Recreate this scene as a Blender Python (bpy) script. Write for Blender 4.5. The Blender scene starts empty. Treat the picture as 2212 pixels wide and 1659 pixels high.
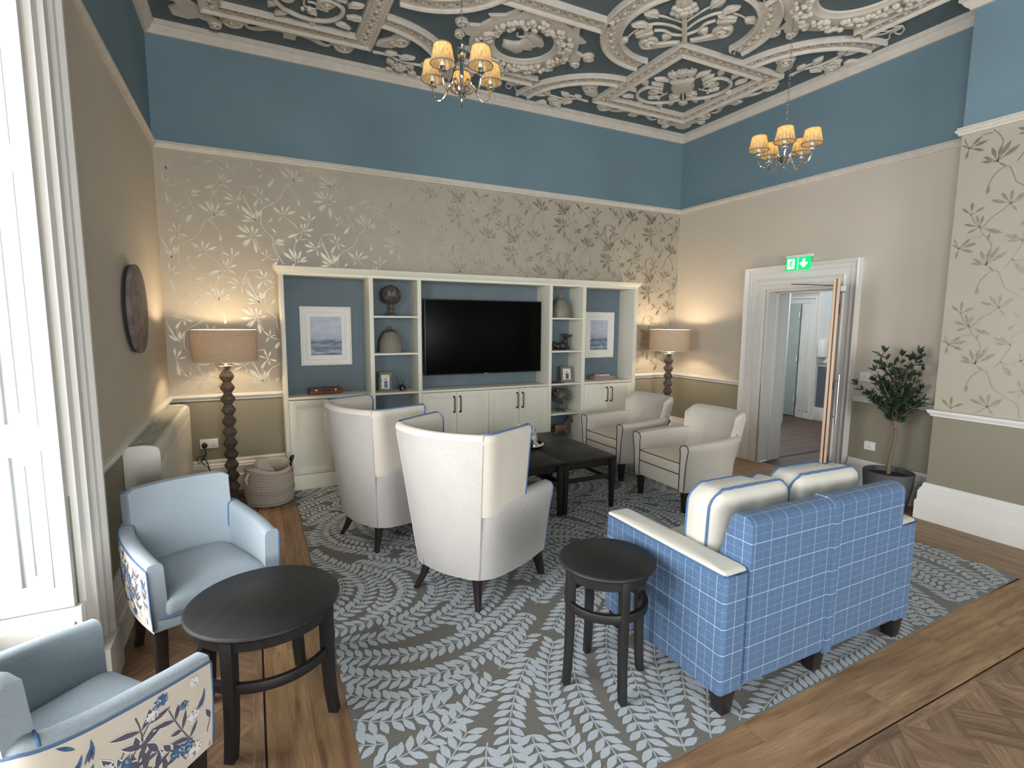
import bpy, bmesh, math, random
from mathutils import Vector, Matrix
random.seed(7)
PI = math.pi
scene = bpy.context.scene
COL = scene.collection
D, XR, XL, XP, YP, ZC = 5.475, 5.212, -0.675, 4.943, 2.238, 4.03
YB = -6.0                     # wall behind the camera

# ------------------------------------------------------------ camera
cd = bpy.data.cameras.new('camera'); cam = bpy.data.objects.new('camera', cd); COL.objects.link(cam)
fw = Vector((0.44179742, 0.8892513, -0.11852075)); rt = Vector((0.89592932, -0.44413586, 0.00734777)); up = Vector((0.0461053, 0.10943244, 0.99292439))
cam.matrix_world = Matrix(((rt.x, up.x, -fw.x, 0), (rt.y, up.y, -fw.y, 0), (rt.z, up.z, -fw.z, 1.6), (0, 0, 0, 1)))
cd.sensor_width = 36; cd.lens = 1130.39 / 2212 * 36; cd.clip_start = 0.05; cd.clip_end = 60
scene.camera = cam
# ------------------------------------------------------------ light and exposure
scene.view_settings.view_transform = 'Standard'; scene.view_settings.look = 'None'
scene.view_settings.gamma = 1; scene.view_settings.use_curve_mapping = False
scene.view_settings.exposure = 0.84
wd = bpy.data.worlds.new('sky'); scene.world = wd; wd.use_nodes = True
wd.node_tree.nodes['Background'].inputs[0].default_value = (0.90, 0.95, 1.0, 1)
wd.node_tree.nodes['Background'].inputs[1].default_value = 2.0
def area(name, loc, aim, sx, sy, power, col):
    l = bpy.data.lights.new(name, 'AREA'); l.shape = 'RECTANGLE'; l.size = sx; l.size_y = sy; l.energy = power; l.color = col
    o = bpy.data.objects.new(name, l); COL.objects.link(o); o.location = loc
    o.rotation_euler = (Vector(aim) - Vector(loc)).to_track_quat('-Z', 'Y').to_euler(); return o
def point(name, loc, power, col, r=0.025):
    l = bpy.data.lights.new(name, 'POINT'); l.energy = power; l.color = col; l.shadow_soft_size = r
    o = bpy.data.objects.new(name, l); COL.objects.link(o); o.location = loc; return o
DAY = (0.97, 0.985, 1.0)
area('window_light', (-3.2, -1.2, 1.7), (2.0, -1.2, 2.0), 12.0, 4.2, 900, DAY)
area('window_light', (0.9, YB - 2.2, 1.7), (1.0, 0, 2.0), 5.0, 4.2, 760, DAY)
area('hall_fill', (7.0, 4.6, 2.9), (7.0, 4.7, 0), 1.2, 1.2, 26, (0.95, 0.97, 1.0))  # added fill lamp to brighten the hall, no fitting modelled for it

# ------------------------------------------------------------ node materials
def newmat(name):
    m = bpy.data.materials.new(name); m.use_nodes = True; nt = m.node_tree
    return m, nt, nt.nodes['Principled BSDF']
def N(nt, t, **k):
    n = nt.nodes.new(t)
    for a, v in k.items():
        if a in ('operation', 'blend_type', 'data_type', 'feature', 'wave_type', 'bands_direction', 'distance', 'noise_dimensions', 'interpolation_type'): setattr(n, a, v)
        else: n.inputs[a].default_value = v
    return n
def srgb(r, g, b):
    f = lambda c: (c / 255 / 12.92) if c <= 10 else ((c / 255 + 0.055) / 1.055) ** 2.4
    return (f(r), f(g), f(b), 1)
def mixc(nt, fac, a, b):
    n = nt.nodes.new('ShaderNodeMix'); n.data_type = 'RGBA'
    for s, v in ((0, fac), (6, a), (7, b)):
        if hasattr(v, 'links') or hasattr(v, 'is_output'): nt.links.new(v, n.inputs[s])
        else: n.inputs[s].default_value = v
    return n.outputs[2]
def ramp(nt, src, stops):
    n = nt.nodes.new('ShaderNodeValToRGB'); nt.links.new(src, n.inputs[0]); e = n.color_ramp.elements
    while len(e) < len(stops): e.new(0.5)
    for i, (p, c) in enumerate(stops): e[i].position = p; e[i].color = c if len(c) == 4 else (*c, 1)
    return n.outputs[0]
def noise(nt, scale, detail=3, vec=None, rough=0.5, stretch=None, src='Object'):
    tc = nt.nodes.new('ShaderNodeTexCoord'); v = tc.outputs[src] if vec is None else vec
    if stretch:
        mp = nt.nodes.new('ShaderNodeMapping'); mp.inputs['Scale'].default_value = stretch; nt.links.new(v, mp.inputs[0]); v = mp.outputs[0]
    n = nt.nodes.new('ShaderNodeTexNoise'); n.inputs['Scale'].default_value = scale; n.inputs['Detail'].default_value = detail; n.inputs['Roughness'].default_value = rough
    nt.links.new(v, n.inputs['Vector']); return n.outputs['Fac']
def bump(nt, bs, h, strength, dist=0.002):
    b = nt.nodes.new('ShaderNodeBump'); b.inputs['Strength'].default_value = strength; b.inputs['Distance'].default_value = dist
    nt.links.new(h, b.inputs['Height']); nt.links.new(b.outputs[0], bs.inputs['Normal'])
def plain(name, col, rough=0.6, metal=0, var=0.05, nscale=6, bmp=0, bscale=300, sheen=0, spec=None, coat=0):
    m, nt, bs = newmat(name)
    lo = tuple(c * (1 - var) for c in col[:3]) + (1,); hi = tuple(min(1, c * (1 + var)) for c in col[:3]) + (1,)
    f = noise(nt, nscale, 4); nt.links.new(ramp(nt, f, [(0.3, lo), (0.7, hi)]), bs.inputs['Base Color'])
    bs.inputs['Roughness'].default_value = rough; bs.inputs['Metallic'].default_value = metal
    if sheen: bs.inputs['Sheen Weight'].default_value = sheen; bs.inputs['Sheen Roughness'].default_value = 0.5
    if spec is not None: bs.inputs['Specular IOR Level'].default_value = spec
    if coat: bs.inputs['Coat Weight'].default_value = coat; bs.inputs['Coat Roughness'].default_value = 0.25
    if bmp: bump(nt, bs, noise(nt, bscale, 2), bmp)
    return m
def fabric(name, col, var=0.06, weave=500, wv=0.14, bmp=0.35, streak=None, rough=0.9):
    m, nt, bs = newmat(name)
    a = noise(nt, 4, 3); b = noise(nt, weave, 1, stretch=streak)
    c1 = ramp(nt, a, [(0.3, tuple(c * (1 - var) for c in col[:3])), (0.7, tuple(min(1, c * (1 + var)) for c in col[:3]))])
    dk = tuple(c * (1 - 2 * wv) for c in col[:3]) + (1,)
    fac = ramp(nt, b, [(0.35, (0.5, 0.5, 0.5)), (0.62, (0, 0, 0))])
    nt.links.new(mixc(nt, fac, c1, dk), bs.inputs['Base Color'])
    bs.inputs['Roughness'].default_value = rough; bs.inputs['Sheen Weight'].default_value = 0.15
    bs.inputs['Specular IOR Level'].default_value = 0.2
    bump(nt, bs, b, bmp, 0.001); return m
def wood(name, dark, mid, light, rough=0.45, scale=1.0, knots=True, per_obj=0.5):
    m, nt, bs = newmat(name)
    tc = nt.nodes.new('ShaderNodeTexCoord'); oi = nt.nodes.new('ShaderNodeObjectInfo')
    mul = N(nt, 'ShaderNodeMath', operation='MULTIPLY'); mul.inputs[1].default_value = 37.0; nt.links.new(oi.outputs['Random'], mul.inputs[0])
    cmb = nt.nodes.new('ShaderNodeCombineXYZ'); nt.links.new(mul.outputs[0], cmb.inputs[0]); nt.links.new(mul.outputs[0], cmb.inputs[1])
    add = nt.nodes.new('ShaderNodeVectorMath'); add.operation = 'ADD'; nt.links.new(tc.outputs['Object'], add.inputs[0]); nt.links.new(cmb.outputs[0], add.inputs[1])
    f1 = noise(nt, 3.0 * scale, 5, vec=add.outputs[0], stretch=(0.55, 6, 6), rough=0.62)
    f2 = noise(nt, 22 * scale, 6, vec=add.outputs[0], stretch=(0.35, 7, 7), rough=0.7)
    c = ramp(nt, f1, [(0.28, dark), (0.5, mid), (0.74, light)])
    g = ramp(nt, f2, [(0.3, (0.55, 0.5, 0.45)), (0.55, (1, 1, 1))])
    mm = nt.nodes.new('ShaderNodeMix'); mm.data_type = 'RGBA'; mm.blend_type = 'MULTIPLY'; mm.inputs[0].default_value = 0.75
    nt.links.new(c, mm.inputs[6]); nt.links.new(g, mm.inputs[7]); out = mm.outputs[2]
    if knots:
        f3 = noise(nt, 2.6 * scale, 2, vec=add.outputs[0], stretch=(1.0, 3.2, 3.2))
        k = ramp(nt, f3, [(0.66, (0, 0, 0)), (0.76, (0.7, 0.7, 0.7))])
        out = mixc(nt, k, out, tuple(x * 0.3 for x in dark[:3]) + (1,))
    hv = nt.nodes.new('ShaderNodeHueSaturation'); mr = nt.nodes.new('ShaderNodeMapRange')
    mr.inputs['To Min'].default_value = 1 - 0.36 * per_obj; mr.inputs['To Max'].default_value = 1 + 0.36 * per_obj
    nt.links.new(oi.outputs['Random'], mr.inputs[0]); nt.links.new(mr.outputs[0], hv.inputs['Value']); nt.links.new(out, hv.inputs['Color'])
    nt.links.new(hv.outputs[0], bs.inputs['Base Color']); bs.inputs['Roughness'].default_value = rough
    bump(nt, bs, f2, 0.15, 0.001); return m

M = {}
M['taupe'] = plain('taupe_paint', srgb(199, 190, 174), 0.75, var=0.03, nscale=2, bmp=0.12, bscale=260)
M['paper'] = plain('taupe_wallpaper', srgb(176, 168, 152), 0.55, var=0.04, nscale=2, bmp=0.15, bscale=420)
M['dado'] = plain('olive_taupe_paint', srgb(138, 132, 114), 0.7, var=0.03, nscale=2, bmp=0.1, bscale=260)
M['blue'] = plain('blue_wall_paint', srgb(110, 135, 147), 0.7, var=0.05, nscale=2, bmp=0.1, bscale=200)
M['ceil'] = plain('slate_ceiling_paint', srgb(92, 108, 114), 0.75, var=0.08, nscale=5, bmp=0.25, bscale=60)
M['plaster'] = plain('plaster_paint', srgb(208, 201, 190), 0.7, var=0.06, nscale=14, bmp=0.5, bscale=70)
M['plaster2'] = plain('worked_plaster', srgb(196, 187, 174), 0.75, var=0.18, nscale=45, bmp=1.0, bscale=55)
M['shutter'] = plain('shutter_paint', srgb(206, 210, 208), 0.45, var=0.02, nscale=3)
M['gloss'] = plain('white_gloss_paint', srgb(226, 224, 218), 0.35, var=0.02, nscale=3)
M['cream'] = plain('cream_cabinet_paint', srgb(227, 224, 208), 0.5, var=0.015, nscale=3, bmp=0.05, bscale=300)
M['slate'] = plain('slate_back_panel', srgb(104, 118, 125), 0.7, var=0.06, nscale=5)
M['white'] = plain('white_plastic', srgb(232, 231, 226), 0.35, var=0.01)
M['black'] = plain('black_metal', srgb(28, 27, 27), 0.4, var=0.1)
M['screen'] = plain('black_screen', (0.0012, 0.0012, 0.0014, 1), 0.3, var=0.0, spec=0.08)
M['bezel'] = plain('black_bezel', (0.008, 0.008, 0.009, 1), 0.4, var=0.0)
M['leg'] = plain('dark_wenge_leg', srgb(34, 26, 25), 0.42, var=0.25, nscale=30)
def darkwood(name, col, lo=0.45, rough=0.42):
    m, nt, bs = newmat(name)
    f = noise(nt, 5, 5, stretch=(1, 9, 1), rough=0.6); g = noise(nt, 3, 3)
    nt.links.new(ramp(nt, f, [(0.3, tuple(c * lo for c in col[:3])), (0.7, col[:3])]), bs.inputs['Base Color'])
    nt.links.new(ramp(nt, g, [(0.3, (rough - 0.08,) * 3), (0.7, (rough + 0.12,) * 3)]), bs.inputs['Roughness'])
    bump(nt, bs, f, 0.12, 0.001); return m
M['table'] = darkwood('espresso_table', srgb(31, 29, 28), rough=0.56)
M['table2'] = darkwood('black_coffee_table', srgb(30, 28, 26), rough=0.5)
M['suede'] = fabric('pale_suede', srgb(182, 178, 173), var=0.05, weave=60, wv=0.03, bmp=0.1)
M['cream_cloth'] = fabric('cream_upholstery', srgb(208, 200, 187), var=0.02, weave=420, wv=0.05)
M['inner_cloth'] = fabric('beige_upholstery', srgb(212, 200, 182), var=0.02, weave=420, wv=0.06)
M['cushion'] = fabric('ivory_cushion_cloth', srgb(214, 209, 196), var=0.04, weave=420, wv=0.05)
M['blue_cloth'] = fabric('grey_blue_weave', srgb(160, 172, 180), var=0.03, weave=260, wv=0.14, streak=(0.35, 1, 2.6), bmp=0.3)
M['pipe_blue'] = plain('blue_piping', srgb(78, 110, 152), 0.8, var=0.05)
M['pipe_dark'] = plain('navy_piping', srgb(52, 60, 78), 0.8, var=0.05)
M['print'] = plain('floral_cloth_ground', srgb(214, 205, 190), 0.9, var=0.05, nscale=14)
M['ink_grey'] = plain('print_slate', srgb(92, 88, 102), 0.9, var=0.2, nscale=60)
M['ink_blue'] = plain('print_blue', srgb(72, 106, 145), 0.9, var=0.35, nscale=90)
M['ink_white'] = plain('print_white', srgb(232, 232, 232), 0.9, var=0.05, nscale=60)
M['chrome'] = plain('polished_nickel', srgb(225, 220, 214), 0.1, metal=1, var=0.02)
M['steel'] = plain('brushed_steel', srgb(200, 200, 200), 0.28, metal=1, var=0.02)
M['rustic'] = wood('weathered_turned_wood', srgb(58, 50, 44), srgb(90, 79, 70), srgb(114, 101, 90), 0.75, 3, False)
M['plank'] = wood('oak_plank', srgb(116, 86, 60), srgb(160, 126, 91), srgb(190, 157, 118), 0.42, 1.0, True, 0.45)
M['parquet'] = wood('oak_parquet', srgb(104, 80, 62), srgb(142, 113, 87), srgb(172, 143, 111), 0.42, 2.2, False, 0.75)
M['hallwood'] = wood('dark_hall_floor', srgb(52, 40, 33), srgb(72, 56, 46), srgb(88, 70, 58), 0.5, 1.0, False, 0.3)
M['subfloor'] = plain('brown_subfloor', srgb(104, 78, 56), 0.8)
M['groove'] = plain('dark_floor_joint', srgb(40, 24, 16), 0.8)
M['lipping'] = plain('pale_door_lipping', srgb(208, 174, 142), 0.5, var=0.04, nscale=3)
M['doorwood'] = plain('brown_door_veneer', srgb(118, 92, 80), 0.4, var=0.1, nscale=5)
M['pot'] = plain('charcoal_pot', srgb(74, 76, 80), 0.6, var=0.08)
M['soil'] = plain('brown_soil', srgb(66, 44, 34), 1.0, var=0.5, nscale=60, bmp=1, bscale=80)
M['bark'] = plain('pale_bark', srgb(116, 100, 78), 0.9, var=0.25, nscale=50, bmp=0.8, bscale=80)
M['olive'] = plain('olive_leaf', srgb(44, 60, 44), 0.5, var=0.35, nscale=9)
M['bronze'] = plain('aged_bronze', srgb(98, 90, 84), 0.5, metal=0.3, var=0.4, nscale=30, bmp=0.7, bscale=60)
M['stoneware'] = plain('grey_stoneware', srgb(128, 124, 112), 0.6, var=0.2, nscale=60, bmp=0.8, bscale=110)
M['ebony'] = plain('dark_cast_resin', srgb(46, 40, 38), 0.35, var=0.4, nscale=20)
M['horse'] = plain('reddish_carved_wood', srgb(118, 94, 84), 0.6, var=0.4, nscale=18, bmp=0.6, bscale=60)
M['leather'] = plain('tan_leather', srgb(112, 62, 46), 0.5, var=0.3, nscale=14)
M['brass'] = plain('brass', srgb(190, 160, 110), 0.3, metal=1)
M['boxgrey'] = plain('taupe_box', srgb(150, 124, 118), 0.6, var=0.15)
M['boxlid'] = plain('pale_book', srgb(186, 182, 176), 0.6)
M['frame_grey'] = plain('driftwood_frame', srgb(118, 110, 98), 0.7, var=0.25, nscale=30)
M['diffuser'] = plain('dark_bottle', srgb(38, 26, 28), 0.15, var=0.1)
M['reed'] = plain('black_reed', srgb(48, 42, 40), 0.8)
M['rope'] = plain('basket_rope', srgb(192, 180, 168), 0.95, var=0.3, nscale=160, bmp=1, bscale=130)
M['basketgrey'] = plain('basket_grey_weave', srgb(176, 168, 160), 0.95, var=0.35, nscale=160, bmp=1, bscale=130)
M['disc'] = plain('mottled_grey_disc', srgb(126, 112, 112), 0.6, var=0.35, nscale=16, bmp=0.6, bscale=25)
M['discedge'] = plain('dark_disc_edge', srgb(44, 46, 54), 0.6)
M['heater'] = plain('white_heater_steel', srgb(214, 211, 200), 0.4, var=0.02)
M['grille'] = plain('heater_grille', srgb(170, 168, 160), 0.4, var=0.05)
M['dark'] = plain('painted_shade', srgb(40, 42, 44), 0.8)  # shade given as a dark colour, for heater recess and hall door gap
M['halldado'] = plain('hall_slate_dado', srgb(96, 102, 112), 0.7)
M['hallwhite'] = plain('hall_pale_paint', srgb(206, 212, 214), 0.5, var=0.02)
M['halldoor'] = plain('hall_sage_door', srgb(176, 186, 176), 0.5, var=0.05)
M['ruggrey'] = fabric('rug_warm_grey', srgb(112, 109, 102), var=0.05, weave=170, wv=0.28, bmp=0.9)
M['rugleaf'] = fabric('rug_pale_leaf', srgb(184, 193, 199), var=0.05, weave=200, wv=0.12, bmp=0.6)
def leafink():
    m, nt, bs = newmat('metallic_leaf_ink')
    f = noise(nt, 60, 3)
    nt.links.new(ramp(nt, f, [(0.3, srgb(160, 152, 134)[:3]), (0.7, srgb(178, 170, 150)[:3])]), bs.inputs['Base Color'])
    bs.inputs['Metallic'].default_value = 0.95; bs.inputs['Roughness'].default_value = 0.45
    bump(nt, bs, noise(nt, 420, 2), 0.25, 0.001); return m
M['leafink'] = leafink()
def plaid():
    m, nt, bs = newmat('blue_windowpane_check')
    tc = nt.nodes.new('ShaderNodeTexCoord'); sp = nt.nodes.new('ShaderNodeSeparateXYZ'); sn = nt.nodes.new('ShaderNodeSeparateXYZ')
    nt.links.new(tc.outputs['Object'], sp.inputs[0]); nt.links.new(tc.outputs['Normal'], sn.inputs[0])
    def math_(op, a, b=None):
        n = nt.nodes.new('ShaderNodeMath'); n.operation = op
        for i, v in enumerate((a, b)):
            if v is None: continue
            if isinstance(v, (int, float)): n.inputs[i].default_value = v
            else: nt.links.new(v, n.inputs[i])
        return n.outputs[0]
    def line(axis, period, off, width):
        p = math_('ADD', sp.outputs[axis], off + 10 * period); p = math_('DIVIDE', p, period); fr = math_('FRACT', p)
        q = math_('ABSOLUTE', math_('SUBTRACT', fr, 0.5)); l = math_('LESS_THAN', q, width / period / 2)
        ok = math_('LESS_THAN', math_('ABSOLUTE', sn.outputs[axis]), 0.75)
        return math_('MULTIPLY', l, ok)
    tot = None
    for ax in (0, 1, 2):
        per = (0.095, 0.084, 0.11)[ax]
        for off, wdt, amt in (((0.0, 0.0026, 0.7), (per / 3, 0.0016, 0.22), (2 * per / 3, 0.0016, 0.28)) if ax == 2 else ((0.0, 0.0026, 0.5), (per / 2, 0.0016, 0.16 if ax == 0 else 0.3))):
            l = math_('MULTIPLY', line(ax, per, off, wdt), amt)
            tot = l if tot is None else math_('MAXIMUM', tot, l)
    f = noise(nt, 330, 2); g = noise(nt, 3, 2)
    base = ramp(nt, f, [(0.32, srgb(70, 96, 128)[:3]), (0.68, srgb(96, 122, 154)[:3])])
    nt.links.new(mixc(nt, tot, base, srgb(205, 222, 240)), bs.inputs['Base Color'])
    bs.inputs['Roughness'].default_value = 0.92; bs.inputs['Sheen Weight'].default_value = 0.1; bs.inputs['Specular IOR Level'].default_value = 0.15
    bump(nt, bs, f, 0.3, 0.001); return m
M['plaid'] = plaid()
def glass(name, col=(1, 1, 1, 1), rough=0.02, alpha=0.25):
    m, nt, bs = newmat(name)
    bs.inputs['Base Color'].default_value = col; bs.inputs['Roughness'].default_value = rough; bs.inputs['Alpha'].default_value = alpha
    bs.inputs['Specular IOR Level'].default_value = 0.8; return m
M['glass'] = glass('clear_glass')
def shade(name, col, trans, amt, stripes=0, emit=0.0, ecol=None):
    m, nt, bs = newmat(name); nt.nodes.remove(bs); out = nt.nodes['Material Output']
    if stripes:
        tc = nt.nodes.new('ShaderNodeTexCoord'); mp = nt.nodes.new('ShaderNodeMapping'); mp.inputs['Scale'].default_value = (1, 1, 0.06); nt.links.new(tc.outputs['Object'], mp.inputs[0])
        n = nt.nodes.new('ShaderNodeTexNoise'); n.inputs['Scale'].default_value = stripes; n.inputs['Detail'].default_value = 1; nt.links.new(mp.outputs[0], n.inputs['Vector']); f = n.outputs['Fac']
    else: f = noise(nt, 260, 2, stretch=(0.4, 0.4, 2.2))
    c1 = ramp(nt, f, [(0.35, tuple(c * 0.62 for c in col[:3])), (0.62, col[:3])]); c2 = ramp(nt, f, [(0.35, tuple(c * 0.55 for c in trans[:3])), (0.62, trans[:3])])
    d = nt.nodes.new('ShaderNodeBsdfDiffuse'); t = nt.nodes.new('ShaderNodeBsdfTranslucent'); nt.links.new(c1, d.inputs[0]); nt.links.new(c2, t.inputs[0])
    mx = nt.nodes.new('ShaderNodeMixShader'); mx.inputs[0].default_value = amt; nt.links.new(d.outputs[0], mx.inputs[1]); nt.links.new(t.outputs[0], mx.inputs[2])
    nt.links.new(mx.outputs[0], out.inputs[0]); return m
M['pleat'] = shade('pleated_shade_cloth', srgb(226, 206, 168), srgb(250, 206, 130), 0.55, stripes=150)
M['linen'] = shade('linen_shade_cloth', srgb(208, 192, 170), srgb(234, 216, 194), 0.17)
def emit(name, col, s):
    m, nt, bs = newmat(name); bs.inputs['Base Color'].default_value = col; bs.inputs['Emission Color'].default_value = col; bs.inputs['Emission Strength'].default_value = s; return m
M['bulb'] = emit('lit_bulb', (1.0, 0.82, 0.52, 1), 9)
M['exit_green'] = emit('lit_exit_green', srgb(0, 168, 92), 0.9)
M['exit_white'] = emit('lit_exit_white', (0.85, 1.0, 0.92, 1), 1.0)

# ------------------------------------------------------------ mesh building
class MB:
    def __init__(s): s.v = []; s.f = []; s.mi = []; s.cur = 0
    def add(s, vs, fs):
        o = len(s.v); s.v += [tuple(x) for x in vs]; s.f += [tuple(i + o for i in f) for f in fs]; s.mi += [s.cur] * len(fs); return s
    def box(s, x0, x1, y0, y1, z0, z1, rot=0, c=None):
        vs = [(x, y, z) for z in (z0, z1) for y in (y0, y1) for x in (x0, x1)]
        if rot:
            cx, cy = c if c else ((x0 + x1) / 2, (y0 + y1) / 2); ca, sa = math.cos(rot), math.sin(rot)
            vs = [(cx + (x - cx) * ca - (y - cy) * sa, cy + (x - cx) * sa + (y - cy) * ca, z) for x, y, z in vs]
        return s.add(vs, [(0, 2, 3, 1), (4, 5, 7, 6), (0, 1, 5, 4), (2, 6, 7, 3), (0, 4, 6, 2), (1, 3, 7, 5)])
    def loft(s, rings, close=True, caps=True):
        n = len(rings[0]); vs = [p for r in rings for p in r]; fs = []
        for i in range(len(rings) - 1):
            for j in range(n if close else n - 1):
                k = (j + 1) % n; fs.append((i * n + j, i * n + k, (i + 1) * n + k, (i + 1) * n + j))
        if caps and close: fs += [tuple(range(n))[::-1], tuple(range((len(rings) - 1) * n, len(rings) * n))]
        return s.add(vs, fs)
    def lathe(s, prof, seg=24, c=(0, 0, 0), caps=True, a0=0):
        rings = [[(c[0] + max(r, 1e-4) * math.cos(a0 + 2 * PI * i / seg), c[1] + max(r, 1e-4) * math.sin(a0 + 2 * PI * i / seg), c[2] + z) for i in range(seg)] for r, z in prof]
        return s.loft(rings, True, caps)
    def tube(s, pts, r, seg=8, closed=False, caps=True, flat=None):
        P = [Vector(p) for p in pts]; n = len(P); rings = []; prev = None
        for i in range(n):
            if closed: t = P[(i + 1) % n] - P[i - 1]
            else: t = P[min(i + 1, n - 1)] - P[max(i - 1, 0)]
            if t.length < 1e-9: t = Vector((0, 0, 1))
            t.normalize()
            if prev is None:
                a = Vector((0, 0, 1)) if abs(t.z) < 0.9 else Vector((1, 0, 0)); u = t.cross(a).normalized()
            else:
                u = prev - t * prev.dot(t); u = u.normalized() if u.length > 1e-6 else prev
            prev = u; w = t.cross(u); rr = r[i] if isinstance(r, (list, tuple)) else r
            rings.append([tuple(P[i] + u * math.cos(2 * PI * k / seg) * rr + w * math.sin(2 * PI * k / seg) * rr * (flat or 1)) for k in range(seg)])
        if closed: rings.append(rings[0]); return s.loft(rings, True, False)
        return s.loft(rings, True, caps)
    def prism(s, poly, a, b, axis='z'):
        n = len(poly)
        def P(u, v, w): return {'z': (u, v, w), 'y': (u, w, v), 'x': (w, u, v)}[axis]
        vs = [P(u, v, a) for u, v in poly] + [P(u, v, b) for u, v in poly]
        return s.add(vs, [tuple(range(n))[::-1], tuple(range(n, 2 * n))] + [(i, (i + 1) % n, n + (i + 1) % n, n + i) for i in range(n)])
    def sphere(s, c, r, seg=12, rings=8, sc=(1, 1, 1)):
        pr = [(r * math.sin(PI * i / rings), -r * math.cos(PI * i / rings)) for i in range(rings + 1)]
        R = [[(c[0] + max(q, 1e-5) * math.cos(2 * PI * k / seg) * sc[0], c[1] + max(q, 1e-5) * math.sin(2 * PI * k / seg) * sc[1], c[2] + z * sc[2]) for k in range(seg)] for q, z in pr]
        return s.loft(R, True, True)
    def obj(s, name, mats, parent=None, smooth=True, ang=35, bevel=0, bseg=2, subd=0, loc=None, rotz=0):
        me = bpy.data.meshes.new(name); me.from_pydata(s.v, [], s.f)
        if not isinstance(mats, (list, tuple)): mats = [mats]
        for m in mats: me.materials.append(M[m] if isinstance(m, str) else m)
        if len(mats) > 1: me.polygons.foreach_set('material_index', s.mi)
        bm = bmesh.new(); bm.from_mesh(me); bmesh.ops.recalc_face_normals(bm, faces=bm.faces)
        if bevel:
            ed = [e for e in bm.edges if len(e.link_faces) == 2 and e.calc_face_angle(0) > 0.6]
            bmesh.ops.bevel(bm, geom=ed, offset=bevel, segments=bseg, profile=0.6, affect='EDGES', clamp_overlap=True)
        bm.to_mesh(me); bm.free()
        if smooth:
            me.polygons.foreach_set('use_smooth', [True] * len(me.polygons))
            if not subd: me.set_sharp_from_angle(angle=math.radians(ang))
        o = bpy.data.objects.new(name, me); COL.objects.link(o)
        if parent: o.parent = parent
        if loc: o.location = loc
        if rotz: o.rotation_euler.z = rotz
        if subd: md = o.modifiers.new('s', 'SUBSURF'); md.levels = subd; md.render_levels = subd
        return o
def box(name, mat, x0, x1, y0, y1, z0, z1, parent=None, bevel=0.003, bseg=2, **k):
    m = MB(); m.box(x0, x1, y0, y1, z0, z1); return m.obj(name, mat, parent, bevel=bevel, bseg=bseg, **k)
def thing(name, label, cat, loc=(0, 0, 0), rotz=0, group=None):
    o = bpy.data.objects.new(name, None); COL.objects.link(o); o.empty_display_size = 0.05
    o.location = loc; o.rotation_euler.z = rotz; o['label'] = label; o['category'] = cat
    if group: o['group'] = group
    return o
def tag(o, label, cat, group=None):
    o['label'] = label; o['category'] = cat
    if group: o['group'] = group
    return o
def struct(o): o['kind'] = 'structure'; return o
def stuff(o): o['kind'] = 'stuff'; return o
def dup(root, loc=None, rotz=None, label=None, group=None):
    r = root.copy(); COL.objects.link(r)
    if loc is not None: r.location = loc
    if rotz is not None: r.rotation_euler.z = rotz
    if label: r['label'] = label
    if group: r['group'] = group
    for ch in list(root.children):
        c = ch.copy(); COL.objects.link(c); c.parent = r
        for g in ch.children:
            d = g.copy(); COL.objects.link(d); d.parent = c
    return r
def smooth_pts(pts, n=6, closed=False):
    P = [Vector(p) for p in pts]; out = []; m = len(P)
    rng = range(m) if closed else range(m - 1)
    for i in rng:
        p0 = P[(i - 1) % m] if closed or i > 0 else P[i] * 2 - P[i + 1]
        p1 = P[i]; p2 = P[(i + 1) % m]; p3 = P[(i + 2) % m] if closed or i + 2 < m else P[i + 1] * 2 - P[i]
        for k in range(n):
            t = k / n
            out.append(0.5 * ((2 * p1) + (p2 - p0) * t + (2 * p0 - 5 * p1 + 4 * p2 - p3) * t * t + (3 * p1 - p0 - 3 * p2 + p3) * t ** 3))
    if not closed: out.append(P[-1])
    return out
# ------------------------------------------------------------ walls
def wall(name, boxes, mats):
    """boxes: (x0,x1,y0,y1) or with z range; coloured in three bands: dado, middle, frieze"""
    m = MB()
    for b in boxes:
        x0, x1, y0, y1 = b[:4]; zz = b[4:] if len(b) > 4 else (0, ZC + 0.1)
        for i, (a, c) in enumerate(((0, 0.9), (0.9, 3.07), (3.07, ZC + 0.1))):
            lo, hi = max(a, zz[0]), min(c, zz[1])
            if hi > lo + 1e-4: m.cur = i; m.box(x0, x1, y0, y1, lo, hi)
    o = m.obj(name, mats, smooth=False); return struct(o)
wall_back = wall('wall_back', [(XL - 0.4, XR + 0.36, D, D + 0.25)], ['dado', 'paper', 'blue'])
wall_right = wall('wall_right', [(XR, XR + 0.36, YP - 0.1, 3.30), (XR, XR + 0.36, 4.07, D), (XR, XR + 0.36, 3.30, 4.07, 1.97, ZC + 0.1)], ['dado', 'taupe', 'blue'])
wall_breast = wall('wall_chimney_breast', [(XP, XR + 0.36, YB, YP)], ['dado', 'paper', 'blue'])
WT = 0.40
W1, W2, W3 = (0.90, 2.575), (-2.05, -0.35), (-5.0, -3.3)
wall_left = wall('wall_left', [(XL - WT, XL, W1[1], D), (XL - WT, XL, W2[1], W1[0]), (XL - WT, XL, W3[1], W2[0]), (XL - WT, XL, YB, W3[0]), (XL - WT, XL, *W3, 2.75, ZC + 0.1), (XL - WT, XL, *W3, 0, 0.45),
    (XL - WT, XL, *W1, 2.75, ZC + 0.1), (XL - WT, XL, *W2, 2.75, ZC + 0.1), (XL - WT, XL, *W2, 0, 0.45)], ['dado', 'taupe', 'blue'])
B1, B2 = (-0.4, 2.1), (2.75, 4.75)
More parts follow.
